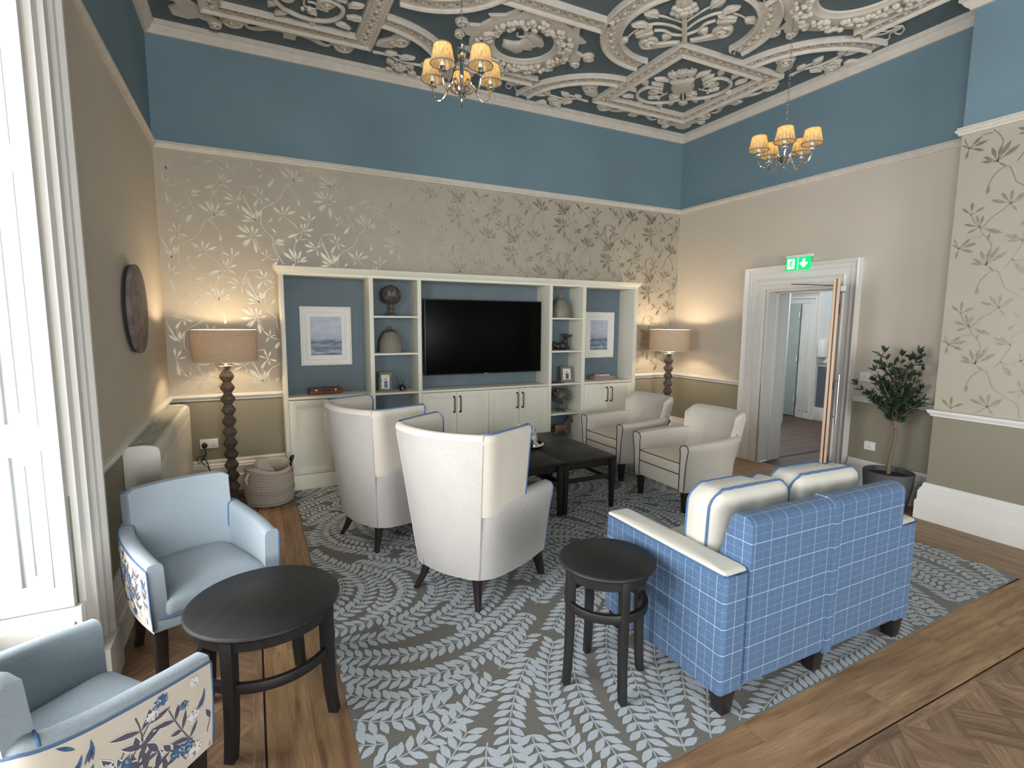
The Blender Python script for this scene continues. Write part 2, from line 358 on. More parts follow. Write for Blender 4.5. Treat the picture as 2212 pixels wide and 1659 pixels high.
wall_front = wall('wall_front', [(XL - WT, B1[0], YB - 0.3, YB), (B1[1], XP, YB - 0.3, YB),
    (*B1, YB - 0.3, YB, 2.85, ZC + 0.1), (*B1, YB - 0.3, YB, 0, 0.45)], ['dado', 'taupe', 'blue'])
# ------------------------------------------------------------ mouldings that run round the room (interior on the right hand of the path)
def mould(m, path, prof, z0=0):
    P = [Vector((x, y)) for x, y in path]; n = len(P); rings = []
    for i in range(n):
        def nrm(a, b): d = (b - a).normalized(); return Vector((d.y, -d.x))
        if i == 0: off = nrm(P[0], P[1])
        elif i == n - 1: off = nrm(P[-2], P[-1])
        else:
            a, b = nrm(P[i - 1], P[i]), nrm(P[i], P[i + 1]); off = (a + b) / (1 + a.dot(b))
        rings.append([(P[i].x + off.x * o, P[i].y + off.y * o, z0 + z) for o, z in prof])
    m.loft(rings, True, True)
full = [(XL, YB), (XL, D), (XR, D), (XR, YP), (XP, YP), (XP, YB)]
cor = [(0, 0), (0.022, 0), (0.028, 0.012), (0.05, 0.03), (0.062, 0.055), (0.078, 0.062), (0.078, 0.1), (0, 0.1)]
m = MB(); mould(m, full, cor, 3.934); struct(m.obj('trim_1', 'plaster', ang=30))
rail = [(0, 0), (0.016, 0), (0.02, 0.012), (0.034, 0.026), (0.036, 0.04), (0.026, 0.046), (0.026, 0.058), (0, 0.062)]
m = MB(); mould(m, full, rail, 3.034); struct(m.obj('trim_2', 'plaster', ang=25))
dad = [(0, 0), (0.014, 0.002), (0.016, 0.014), (0.026, 0.022), (0.034, 0.038), (0.034, 0.05), (0.02, 0.056), (0, 0.058)]
for k, p in enumerate(([(XL, 2.84), (XL, D), (0.243, D)], [(4.293, D), (XR, D), (XR, 4.335)], [(XR, 3.03), (XR, YP), (XP, YP), (XP, YB)])):
    m = MB(); mould(m, p, dad, 0.862); struct(m.obj('trim_%d' % (k + 3), 'gloss', ang=25))
bas = [(0, 0), (0.048, 0), (0.05, 0.012), (0.05, 0.15), (0.044, 0.158), (0.040, 0.162), (0.038, 0.238), (0.032, 0.244), (0.03, 0.258), (0.018, 0.272), (0.018, 0.290), (0.010, 0.305), (0, 0.307)]
for nm, p in (('left', [(XL, 2.84), (XL, D)]), ('back', [(XL + 0.051, D), (0.243, D)]), ('back_right', [(4.293, D), (XR, D), (XR, 4.335)]), ('right', [(XR, 3.03), (XR, YP), (XP, YP), (XP, YB)])):
    m = MB(); mould(m, p, bas); struct(m.obj('baseboard_' + nm, 'gloss', ang=25))
# ------------------------------------------------------------ door case on the right wall
def case(m, y0, y1, zt, prof, X, s=-1):
    """y0 > y1 outer edges; prof (inset, depth); depth toward s*x"""
    rings = []
    for (yy, sy, zz, sz) in ((y0, -1, 0, 0), (y0, -1, zt, -1), (y1, 1, zt, -1), (y1, 1, 0, 0)):
        rings.append([(X + s * d, yy + sy * o, zz + sz * o) for o, d in prof])
    m.loft(rings, True, True)
aprof = [(0, 0), (0, 0.062), (0.014, 0.068), (0.03, 0.056), (0.045, 0.036), (0.062, 0.032), (0.068, 0.042), (0.078, 0.042), (0.084, 0.03), (0.14, 0.03), (0.146, 0.04), (0.156, 0.04), (0.162, 0.022), (0.20, 0.02), (0.206, 0.028), (0.22, 0.026), (0.25, 0.012), (0.25, -0.01)]
m = MB(); case(m, 4.33, 3.045, 2.225, aprof, XR); door1 = struct(m.obj('door_1', 'gloss', ang=20))
m = MB()   # reveal lining and inner stop
m.box(XR + 0.001, XR + 0.36, 4.045, 4.075, 0, 1.98); m.box(XR + 0.001, XR + 0.36, 3.295, 3.322, 0, 1.98); m.box(XR + 0.001, XR + 0.36, 3.322, 4.045, 1.95, 1.98)
m.box(XR + 0.14, XR + 0.18, 4.028, 4.045, 0, 1.95); m.box(XR + 0.14, XR + 0.18, 3.322, 4.045, 1.935, 1.95)
m.obj('reveal_lining', 'gloss', door1, bevel=0.003)
m = MB(); m.box(XR - 0.02, XR + 0.012, 3.322, 4.045, 0, 0.006); m.obj('threshold_strip', 'steel', door1, bevel=0.002)
# open door leaf, nearly edge-on to the photograph's viewpoint
d0 = Vector((5.165, 3.275, 0)); dv = (Vector((4.47, 2.845, 0)) - d0); L = dv.length; ang = math.atan2(dv.y, dv.x)
leaf = thing('door_leaf', 'brown veneered door standing open into the room, seen edge-on with pale wooden edge', 'door', d0, ang)
T = 0.05
box('leaf_panel', 'doorwood', 0.004, L - 0.012, 0.001, T - 0.001, 0.008, 1.985, leaf, 0.002)
box('edge_lipping', 'lipping', L - 0.012, L, 0, 0.019, 0.008, 1.985, leaf, 0.001); box('edge_lipping', 'lipping', L - 0.012, L, 0.029, T, 0.008, 1.985, leaf, 0.001)
box('smoke_seal', 'black', L - 0.012, L - 0.005, 0.019, 0.029, 0.008, 1.985, leaf, 0)
m = MB(); hx = L - 0.10
m.tube([(hx, T + 0.045, 0.72), (hx, T + 0.045, 1.16)], 0.0095, 12); m.tube([(hx, T, 0.78), (hx, T + 0.045, 0.78)], 0.007, 8); m.tube([(hx, T, 1.10), (hx, T + 0.045, 1.10)], 0.007, 8)
m.obj('pull_handle', 'steel', leaf)
m = MB(); m.box(0.12, 0.36, T, T + 0.045, 1.90, 1.95); cb = m.obj('closer_body', 'white', leaf, bevel=0.006)
m = MB(); m.tube([(0.20, T + 0.02, 1.955), (0.05, T + 0.30, 1.965)], 0.007, 6); m.tube([(0.05, T + 0.30, 1.965), (0.06, -0.04, 2.0)], 0.006, 6)
m2 = MB(); A = Vector((-0.7, -0.0)); 
m = MB(); m.tube([(0.24, 0.0, 1.96), (0.10, -0.22, 1.985), (-0.02, -0.38, 2.0)], 0.0042, 6); m.obj('closer_arm', 'black', leaf)
for z in (0.22, 1.0, 1.75): m = MB(); m.tube([(0.0, T + 0.004, z - 0.05), (0.0, T + 0.004, z + 0.05)], 0.008, 8); m.obj('hinge', 'steel', leaf)
# ------------------------------------------------------------ hall behind the door
m = MB(); m.box(XR + 0.36, 9.2, 2.2, 8.2, -0.05, -0.003); hf = struct(m.obj('floor_hall', 'groove', smooth=False))
y = 2.3; r = random.Random(4)
while y < 7.4:
    x = XR - 0.0 + (0.012 if 3.32 < y < 3.95 else 0.36)
    x = XR + 0.36 if not (3.2 < y < 4.04) else XR + 0.012
    y0, y1 = max(y, 3.322) if x < XR + 0.2 else y, min(y + 0.176, 4.045) if x < XR + 0.2 else y + 0.176
    x -= 0
    while x < 9.0:
        l = r.uniform(1.0, 1.7); e = min(x + l, 9.1); b = MB(); b.box(-(e - x) / 2 + 0.001, (e - x) / 2 - 0.001, -(y1 - y0) / 2, (y1 - y0) / 2, -0.012, 0)
        b.obj('plank', 'hallwood', hf, smooth=False, loc=((x + e) / 2, (y0 + y1) / 2, 0)); x = e + 0.002
    y += 0.18
m = MB(); m.box(XR + 0.012, XR + 0.36, 3.322, 4.045, -0.05, -0.013); m.obj('sub_floor', 'groove', hf, smooth=False)
m = MB(); m.box(XR + 0.36, 9.2, 2.2, 8.2, 2.95, 3.05); struct(m.obj('ceiling_hall', 'hallwhite', smooth=False))
m = MB(); HX = 8.4
m.cur = 0; m.box(HX, HX + 0.2, 2.2, 5.56, 0.9, 3.0); m.box(HX, HX + 0.2, 5.56, 6.2, 2.0, 3.0); m.box(HX, HX + 0.2, 6.2, 8.2, 0, 3.0)
m.box(XR + 0.36, HX, 2.1, 2.2, 0, 3.0); m.cur = 1; m.box(HX, HX + 0.2, 2.2, 5.56, 0, 0.9)
struct(m.obj('wall_hall', ['hallwhite', 'halldado'], smooth=False))
m = MB(); m.box(7.5, 7.62, 5.545, 8.2, 0, 3.0); m.box(7.47, 7.65, 5.53, 5.56, 0, 3.0); m.box(7.46, 7.5, 5.56, 5.60, 0, 3.0); struct(m.obj('wall_hall_pier', 'hallwhite', bevel=0.004))
m = MB(); m.box(HX - 0.03, HX, 2.2, 5.5, 0.96, 1.02); m.box(HX - 0.03, HX, 2.2, 5.5, 0, 0.22); struct(m.obj('trim_hall', 'gloss', bevel=0.006))
m = MB(); case(m, 6.31, 5.50, 2.12, [(o * 0.62 if o < 0.2 else o * 0.8, d) for o, d in aprof], HX); d2 = struct(m.obj('door_2', 'gloss', ang=20))
m = MB(); m.box(HX + 0.02, HX + 0.03, 5.62, 6.25, 0.0, 2.02); m.obj('gap_shade_sheet', 'dark', d2, smooth=False)  # dark sheet painted in for the shade around the hall door slab
m = MB(); m.box(HX - 0.02, HX + 0.02, 5.87, 6.14, 0.01, 1.95); dl = m.obj('door_slab', 'halldoor', d2, bevel=0.004)
for z in (0.3, 1.0, 1.75): m = MB(); m.tube([(HX - 0.03, 5.862, z - 0.05), (HX - 0.03, 5.862, z + 0.05)], 0.012, 8); m.obj('hinge', 'steel', d2)
m = MB(); m.box(HX - 0.02, HX, 5.56, 5.84, 0.0, 1.96); m.box(HX - 0.03, HX - 0.02, 5.60, 5.68, 0.12, 1.9); m.box(HX - 0.03, HX - 0.02, 5.72, 5.8, 0.12, 1.9); m.obj('side_panel', 'gloss', d2, bevel=0.004)
o = box('hall_dispenser', 'white', HX - 0.11, HX - 0.001, 5.36, 5.46, 1.06, 1.34, bevel=0.012); tag(o, 'small white box fixed on the hall wall seen through the doorway', 'dispenser')
# ------------------------------------------------------------ window with shutters on the left wall
m = MB()
pro = [(0, 0), (0, 0.05), (0.02, 0.064), (0.05, 0.066), (0.062, 0.048), (0.085, 0.044), (0.092, 0.03), (0.18, 0.03), (0.19, 0.045), (0.205, 0.045), (0.215, 0.028), (0.25, 0.02), (0.258, 0.0)]
case(m, 2.832, 0.64, 2.75 + 0.258, pro, XL, 1); win1 = struct(m.obj('window_1', 'gloss', ang=20))
m = MB(); m.box(XL - 0.001, XL + 0.075, 2.62, 2.845, 0, 0.20); m.obj('plinth_block', 'gloss', win1, bevel=0.004)
def leafpanel(name, x0, x1, z0, z1, zs):
    """shutter leaf in the reveal, its face toward -y; raised panels framed by a bead"""
    m = MB(); fw_ = 0.055
    m.box(x0, x1, 0.012, 0.04, z0, z1)
    m.box(x0, x0 + fw_, 0, 0.012, z0, z1); m.box(x1 - fw_, x1, 0, 0.012, z0, z1)
    for a, b in zip([z0] + [q[1] for q in zs], [q[0] for q in zs] + [z1]): m.box(x0 + fw_, x1 - fw_, 0, 0.012, a, b)
    o = m.obj(name, 'shutter', win1, bevel=0); o.location = (0, 2.535, 0)
    for a, b in zs:
        k = MB(); u0, u1 = x0 + fw_, x1 - fw_
        for (p, q, r_, s) in ((u0, u1, a, a + 0.018), (u0, u1, b - 0.018, b), (u0, u0 + 0.018, a + 0.0181, b - 0.0181), (u1 - 0.018, u1, a + 0.0181, b - 0.0181)): k.box(p, q, -0.004, 0.013, r_, s)
        k.box(u0 + 0.055, u1 - 0.055, 0.004, 0.013, a + 0.055, b - 0.055); k.obj('panel_bead', 'shutter', o, bevel=0.0035)
    return o
leafpanel('shutter_leaf', -0.905, -0.682, 0.46, 2.73, [(0.55, 1.10), (1.19, 2.12), (2.21, 2.66)])
leafpanel('shutter_leaf', -1.07, -0.908, 0.46, 2.73, [(0.55, 1.10), (1.19, 2.12), (2.21, 2.66)])
m = MB(); m.box(-1.075, -0.66, 2.53, 2.58, 0, 0.455); m.box(-1.075, -1.03, 0.9, 2.53, 0, 0.43); m.obj('reveal_panel', 'gloss', win1, bevel=0.004)
m = MB(); m.box(-1.0, -0.682, 2.518, 2.532, 0.08, 0.40); m.obj('panel_bead', 'gloss', win1, bevel=0.006)
def sash(parent, axis, c, a0, a1, z0, z1, name='sash_frame'):
    m = MB()
    def bb(p, q, r_, s): m.box(*( (c - 0.02, c + 0.02, p, q) if axis == 'x' else (p, q, c - 0.02, c + 0.02)), r_, s)
    bb(a0, a0 + 0.06, z0, z1); bb(a1 - 0.06, a1, z0, z1); bb(a0, a1, z0, z0 + 0.08); bb(a0, a1, z1 - 0.06, z1); bb(a0, a1, (z0 + z1) / 2 - 0.03, (z0 + z1) / 2 + 0.03)
    return m.obj(name, 'gloss', parent, bevel=0.003)
def bars(parent, axis, c, a0, a1, z0, z1):
    for k in (1, 2):
        a = a0 + (a1 - a0) * k / 3; m = MB()
        m.box(*((c - 0.012, c + 0.012, a - 0.011, a + 0.011) if axis == 'x' else (a - 0.011, a + 0.011, c - 0.012, c + 0.012)), z0, z1); m.obj('glazing_bar', 'gloss', parent, smooth=False)
sash(win1, 'x', -1.05, 0.9, 2.53, 0.455, 2.75); bars(win1, 'x', -1.05, 0.9, 2.53, 0.455, 2.75)
w2 = sash(None, 'x', -1.04, *W2, 0.45, 2.75, 'window_2'); struct(w2); bars(w2, 'x', -1.04, *W2, 0.45, 2.75)
w4 = sash(None, 'x', -1.04, *W3, 0.45, 2.75, 'window_4'); struct(w4); bars(w4, 'x', -1.04, *W3, 0.45, 2.75)
w3 = sash(None, 'y', YB - 0.2, *B1, 0.45, 2.85, 'window_3'); struct(w3); bars(w3, 'y', YB - 0.2, *B1, 0.45, 2.85)

# ------------------------------------------------------------ floor
m = MB(); m.box(XL - 0.4, XR, YB - 0.3, D, -0.06, -0.005); floor = struct(m.obj('floor', 'subfloor', smooth=False)); m = MB(); m.box(-0.03, 4.9, 1.040, 1.049, -0.0052, -0.0035); m.box(-0.0265, -0.0175, 1.049, 5.4, -0.0052, -0.0035); m.box(4.6595, 4.669, 1.049, 5.4, -0.0052, -0.0035); m.obj('floor_groove', 'groove', floor, smooth=False)
def plank(x0, x1, y0, y1, name='plank', mat='plank', along='x'):
    g = 0.0004; lx, ly = x1 - x0 - 2 * g, y1 - y0 - 2 * g
    if along == 'x': b = MB(); b.box(-lx / 2, lx / 2, -ly / 2, ly / 2, -0.004, 0); return b.obj(name, mat, floor, smooth=False, loc=((x0 + x1) / 2, (y0 + y1) / 2, 0))
    b = MB(); b.box(-ly / 2, ly / 2, -lx / 2, lx / 2, -0.004, 0); return b.obj(name, mat, floor, smooth=False, loc=((x0 + x1) / 2, (y0 + y1) / 2, 0), rotz=PI / 2)
GY = 1.040; GX = -0.022
for (ya, yb, cuts) in ((GY + 0.008, 1.21, (-0.018, 1.02, 2.337, 3.75, 4.66)), (1.21, 1.385, (0.155, 1.7, 3.05, 4.49))):
    for a, b in zip(cuts[:-1], cuts[1:]): plank(a, b, ya, yb)
for (xa, xb, cuts) in ((GX + 0.004, 0.155, (1.21, 2.62, 3.9, 5.4)), (0.155, 0.33, (1.385, 2.2, 3.5, 4.75, 5.16)), (4.31, 4.485, (1.385, 2.4, 3.7, 5.16)), (4.485, 4.66, (1.21, 2.0, 3.2, 4.4, 5.4))):
    for a, b in zip(cuts[:-1], cuts[1:]): plank(xa, xb, a, b, along='y')
plank(4.668, 4.9, -0.2, 1.0, along='y'); plank(4.668, 4.895, 1.0, 2.24, along='y')
def clip(poly, x0, x1, y0, y1):
    for ax, v, s in ((0, x0, 1), (0, x1, -1), (1, y0, 1), (1, y1, -1)):
        out = []
        for i in range(len(poly)):
            p, q = poly[i - 1], poly[i]; a, b = s * (p[ax] - v), s * (q[ax] - v)
            if a >= 0: out.append(p)
            if a * b < 0: t = a / (a - b); out.append((p[0] + t * (q[0] - p[0]), p[1] + t * (q[1] - p[1])))
        poly = out
        if len(poly) < 3: return []
    return poly
def area2(p): return abs(sum(p[i - 1][0] * p[i][1] - p[i][0] * p[i - 1][1] for i in range(len(p)))) / 2
def parquet_panel(x0, x1, y0, y1, join=None, lim=None):
    fwd = 0.042; pieces = []
    i0, i1, j0, j1 = x0 + fwd, x1 - fwd, y0 + fwd, y1 - fwd
    pieces += [([(x0, y0), (x1, y0), (i1, j0), (i0, j0)], 0), ([(x0, y1), (i0, j1), (i1, j1), (x1, y1)], 0), ([(x0, y0), (i0, j0), (i0, j1), (x0, y1)], PI / 2), ([(x1, y0), (x1, y1), (i1, j1), (i1, j0)], PI / 2)]
    cell = 0.192; n = 3; cx, cy = (x0 + x1) / 2, (y0 + y1) / 2; c = math.cos(PI / 4)
    for i in range(-3, 3):
        for j in range(-3, 3):
            for k in range(n):
                if (i + j) % 2: u0, u1, v0, v1 = i * cell, (i + 1) * cell, j * cell + k * cell / n, j * cell + (k + 1) * cell / n
                else: u0, u1, v0, v1 = i * cell + k * cell / n, i * cell + (k + 1) * cell / n, j * cell, (j + 1) * cell
                q = clip([(cx + (u - v) * c, cy + (u + v) * c) for u, v in ((u0, v0), (u1, v0), (u1, v1), (u0, v1))], i0, i1, j0, j1)
                if q and area2(q) > 2e-4: pieces.append((q, PI / 4 if (i + j) % 2 else -PI / 4))
    for q, a in pieces:
        if lim: q = clip(q, *lim)
        if not q: continue
        mx, my = sum(p[0] for p in q) / len(q), sum(p[1] for p in q) / len(q)
        q = [(mx + (p[0] - mx) * (1 - 0.0008 / max(0.01, math.hypot(p[0] - mx, p[1] - my))), my + (p[1] - my) * (1 - 0.0008 / max(0.01, math.hypot(p[0] - mx, p[1] - my)))) for p in q]
        if join is not None: join.prism(q, -0.004, 0); continue
        ca, sa = math.cos(-a), math.sin(-a); b = MB()
        b.prism([((p[0] - mx) * ca - (p[1] - my) * sa, (p[0] - mx) * sa + (p[1] - my) * ca) for p in q], -0.004, 0)
        b.obj('parquet_block', 'parquet', floor, smooth=False, loc=(mx, my, 0), rotz=a)
PT = 0.624
for k in range(3): parquet_panel(1.639 + PT * k, 1.639 + PT * (k + 1), GY - PT, GY)
for k in range(4): parquet_panel(-0.65, -0.026, 1.21 + PT * k, 1.21 + PT * (k + 1))
jm = MB()
for k in range(3): parquet_panel(1.639 + PT * k, 1.639 + PT * (k + 1), GY - 2 * PT, GY - PT, jm)
for k in range(3): parquet_panel(1.015 - PT * k, 1.639 - PT * k, GY - PT, GY, jm)
parquet_panel(4.135, 4.759, GY - PT, GY, jm, (4.135, 4.666, 0, GY)); parquet_panel(-0.857, -0.233, GY - PT, GY, jm, (-0.68, -0.233, 0, GY)); parquet_panel(-0.65, -0.026, GY, GY + PT, jm, (-0.65, -0.026, GY + 0.01, 1.209))
parquet_panel(3.511, 4.135, GY - PT, GY, jm); parquet_panel(-0.65, -0.026, 3.706, 4.33, jm); parquet_panel(-0.65, -0.026, 4.33, 4.954, jm)
for k in range(5): parquet_panel(4.664, 5.288, 2.24 + PT * k, 2.24 + PT * (k + 1), jm, (4.664, XR, 2.24, D))
stuff(jm.obj('parquet_field', 'parquet', floor, smooth=False))
m = MB(); m.box(XL - 0.4, 1.6, YB - 0.3, 0.40, -0.004, -0.001); m.box(3.55, XR, YB - 0.3, 0.4, -0.004, -0.001); m.box(1.6, 3.55, YB - 0.3, -0.22, -0.004, -0.001); m.obj('distant_floor', 'parquet', floor, smooth=False)
# ------------------------------------------------------------ rug
def rugy(x): return 1.262 + 0.0338 * (x - 0.285)
rc = [(0.285, rugy(0.285)), (4.33, rugy(4.33)), (4.33, 5.162), (0.285, 5.162)]
m = MB(); m.prism(rc, 0.0005, 0.0058); rug = m.obj('area_rug', 'ruggrey', bevel=0.002); tag(rug, 'large grey area rug patterned with pale blue-grey leafy sprays', 'rug')
def rug_pattern():
    b = MB(); r = random.Random(11)
    def th(x, y): return 0.35 + 1.25 * math.sin(1.9 * x + 1.1 * math.sin(1.7 * y + 0.4)) + 0.95 * math.sin(2.3 * y - 1.2 * x + 0.8)
    ds = 0.117; cell = 0.03; occ = {}
    def near(x, y, rad, sid):
        k = int(rad / cell) + 1; ci, cj = int(x / cell), int(y / cell)
        for i in range(ci - k, ci + k + 1):
            for j in range(cj - k, cj + k + 1):
                for (px, py, s) in occ.get((i, j), ()):
                    if s != sid and (px - x) ** 2 + (py - y) ** 2 < rad * rad: return True
        return False
    inside = lambda x, y: 0.29 < x < 4.325 and rugy(x) + 0.005 < y < 5.158
    def inrug(p): return all(inside(*q) for q in p)
    def leaf(x, y, a, L, W):
        ca, sa = math.cos(a), math.sin(a); prof = ((0, 0), (0.2, 0.55), (0.45, 1), (0.7, 0.8), (0.9, 0.34), (1, 0), (0.9, -0.34), (0.7, -0.8), (0.45, -1), (0.2, -0.55))
        q = [(x + ca * u * L - sa * v * W, y + sa * u * L + ca * v * W) for u, v in prof]
        q = [(min(max(u, 0.288), 4.327), min(max(v, rugy(u) + 0.003), 5.159)) for u, v in q]
        if area2(q) > 1e-4: zz = 0.0063 + r.random() * 0.0018; b.add([(u, v, zz) for u, v in q], [tuple(range(10))])
    from collections import deque
    sid = 0
    for ds, LL in ((0.117, 0.083), (0.094, 0.056)):
        q_ = deque([(2.3, 3.2)]); extra = [(0.35 + 0.1 * i, 1.35 + 0.1 * j) for i in range(40) for j in range(38)]; r.shuffle(extra); extra = deque(extra)
        while q_ or extra:
            sx, sy = q_.popleft() if q_ else extra.popleft()
            if not inside(sx, sy) or near(sx, sy, ds * 0.97, -1): continue
            sid += 1; line = [(sx, sy)]
            for sgn in (1, -1):
                x, y = sx, sy; st = 0.022; seg = []
                for k in range(50):
                    a = th(x, y); x += math.cos(a) * st * sgn; y += math.sin(a) * st * sgn
                    if not inside(x, y) or near(x, y, ds * 0.72, sid): break
                    seg.append((x, y))
                line = line + seg if sgn == 1 else seg[::-1] + line
            for p in line[::3]:
                a = th(*p)
                for sg in (1, -1): q_.append((p[0] - math.sin(a) * ds * 1.02 * sg, p[1] + math.cos(a) * ds * 1.02 * sg))
            for p in line: occ.setdefault((int(p[0] / cell), int(p[1] / cell)), []).append((p[0], p[1], sid))
            if len(line) < 4: continue
            L_, R_ = [], []
            for i, p in enumerate(line):
                a = th(*p); nx, ny = -math.sin(a) * 0.0026, math.cos(a) * 0.0026; L_.append((p[0] + nx, p[1] + ny, 0.0061)); R_.append((p[0] - nx, p[1] - ny, 0.0061))
            n = len(line); b.add(L_ + R_, [(i, i + 1, n + i + 1, n + i) for i in range(n - 1)])
            flip = r.random() < 0.5
            for i in range(1, n, 2):
                x, y = line[i]; a = th(x, y) + (PI if flip else 0)
                for sd in (1, -1):
                    leaf(x, y, a + sd * (0.95 + r.uniform(-0.12, 0.08)), LL * r.uniform(0.90, 1.04), 0.0172 if LL > 0.07 else 0.0140)
    return b
stuff(rug_pattern().obj('woven_leaf_pattern', 'rugleaf', rug, smooth=False))
# ------------------------------------------------------------ wallpaper leaf print
CL= [((0.028,0.717),[(-0.045,0.745),(0.002,0.803),(0.058,0.789),(0.111,0.691),(0.049,0.652),(-0.035,0.624)]),((-0.017,0.499),[(-0.135,0.625),(-0.123,0.541),(-0.085,0.577),(-0.038,0.566),(0.002,0.611),(0.039,0.608),(-0.131,0.493)]),((-0.044,0.355),[(-0.175,0.445),(-0.19,0.353),(-0.117,0.462),(-0.05,0.464),(0.002,0.44),(0.04,0.38),(-0.123,0.263),(-0.141,0.281),(-0.021,0.207)]),((0.216,0.571),[(0.213,0.669),(0.275,0.659),(0.33,0.617),(0.174,0.513),(0.133,0.641)]),((0.444,0.528),[(0.363,0.577),(0.442,0.624),(0.507,0.591)]),((0.383,0.43),[(0.367,0.515),(0.411,0.522),(0.483,0.467),(0.46,0.393),(0.244,0.368)]),((0.32,0.145),[(0.199,0.234),(0.253,0.277),(0.305,0.256),(0.362,0.256),(0.409,0.202),(0.417,0.166),(0.267,0.1)]),((0.503,0.286),[(0.428,0.354),(0.388,0.315),(0.405,0.247),(0.515,0.211),(0.545,0.321)]),((0.058,0.184),[(0.017,0.226),(0.061,0.249),(0.105,0.198),(0.019,0.136)]),((0.124,0.3),[(0.187,0.358),(0.225,0.351),(0.216,0.307)])]
SG= [((0.077,0.484),(0.123,0.532)),((0.103,0.457),(0.15,0.405)),((-0.027,0.214),(-0.035,0.277)),((0.315,0.391),(0.327,0.326)),((0.355,0.746),(0.359,0.664)),((0.168,0.172),(0.097,0.067))]
ST= [[(-0.101,0.788),(-0.109,0.691),(-0.074,0.626),(-0.061,0.593),(-0.023,0.502)],[(0.027,0.711),(-0.001,0.662),(-0.02,0.608),(-0.023,0.502)],[(0.213,0.76),(0.196,0.717),(0.111,0.654),(0.056,0.622),(0.032,0.567),(0.03,0.463),(0.078,0.397),(0.12,0.353),(0.121,0.288),(0.148,0.225),(0.171,0.178),(0.205,0.12)],[(0.128,0.646),(0.169,0.586),(0.216,0.571),(0.261,0.53),(0.316,0.493),(0.343,0.454),(0.365,0.429)],[(0.444,0.528),(0.419,0.472),(0.383,0.43),(0.364,0.383),(0.322,0.332),(0.299,0.27),(0.32,0.145)],[(0.363,0.359),(0.424,0.364)],[(-0.044,0.355),(-0.018,0.308),(0.011,0.228),(0.058,0.184),(0.123,0.158),(0.171,0.172)],[(-0.101,0.788),(-0.048,0.797),(0.01,0.804)],[(0.213,0.76),(0.246,0.836),(0.285,0.836),(0.328,0.796),(0.355,0.746)],[(0.503,0.286),(0.563,0.411),(0.561,0.337),(0.6,0.253),(0.628,0.181)]]

def paper_leaves(put, u0, u1, z0, z1, skip=None, ou=0.1, oz=2.0, mir=False):
    b = MB(); r = random.Random(5)
    def ok(u, z): return u0 < u < u1 and z0 < z < z1 and not (skip and skip(u, z))
    def leaf(p, q, w=0.145):
        (x0_, y0_), (x1_, y1_) = p, q; dx, dy = x1_ - x0_, y1_ - y0_
        if not (ok(*p) and ok(*q)): return
        pr = ((0.25, 0), (0.45, 0.42), (0.68, 0.62), (0.86, 0.36), (1, 0), (0.86, -0.36), (0.68, -0.62), (0.45, -0.42))
        of = r.random() * 0.0012; b.add([put(x0_ + dx * u - dy * v * w * 1.15, y0_ + dy * u + dx * v * w * 1.15, of) for u, v in pr], [tuple(range(8))])
        n_ = math.hypot(dx, dy) or 1; ex, ey = -dy / n_ * 0.0022, dx / n_ * 0.0022
        b.add([put(x0_ + ex, y0_ + ey), put(x0_ + dx * 0.35 + ex, y0_ + dy * 0.35 + ey), put(x0_ + dx * 0.35 - ex, y0_ + dy * 0.35 - ey), put(x0_ - ex, y0_ - ey)], [(0, 1, 2, 3)])
    def stem(pts):
        P = smooth_pts([(x, y, 0) for x, y in pts], 4); n = len(P)
        for i in range(n - 1):
            p, q = P[i], P[i + 1]
            if not (ok(p.x, p.y) and ok(q.x, q.y)): continue
            d = (q - p).normalized(); nx, ny = -d.y * 0.0028, d.x * 0.0028
            b.add([put(p.x + nx, p.y + ny), put(q.x + nx, q.y + ny), put(q.x - nx, q.y - ny), put(p.x - nx, p.y - ny)], [(0, 1, 2, 3)])
    for i in range(-12, 14):
        for j in range(-5, 6):
            du, dz = ou + 0.666 * i, oz + 0.742 * j - (0.371 if i % 2 else 0)
            T = lambda p: (p[0] + du, p[1] + dz)
            for c, tips in CL:
                for t in tips: leaf(T(c), T(t))
            for c, t in SG: leaf(T(c), T(t), 0.2)
            for s in ST: stem([T(p) for p in s])
    return b
b = paper_leaves(lambda u, z, o=0: (u, D - 0.0015 - o, z), XL + 0.01, XR - 0.005, 0.925, 3.03, lambda u, z: 0.3 < u < 4.25 and z < 2.0)
stuff(b.obj('wallpaper_leaf_print', 'leafink', wall_back, smooth=False))
b = paper_leaves(lambda u, z, o=0: (XP - 0.0015 - o, u, z), YB, YP - 0.01, 0.925, 3.03, lambda u, z: u < -0.3, 0.35, 1.9)
stuff(b.obj('wallpaper_leaf_print', 'leafink', wall_breast, smooth=False))
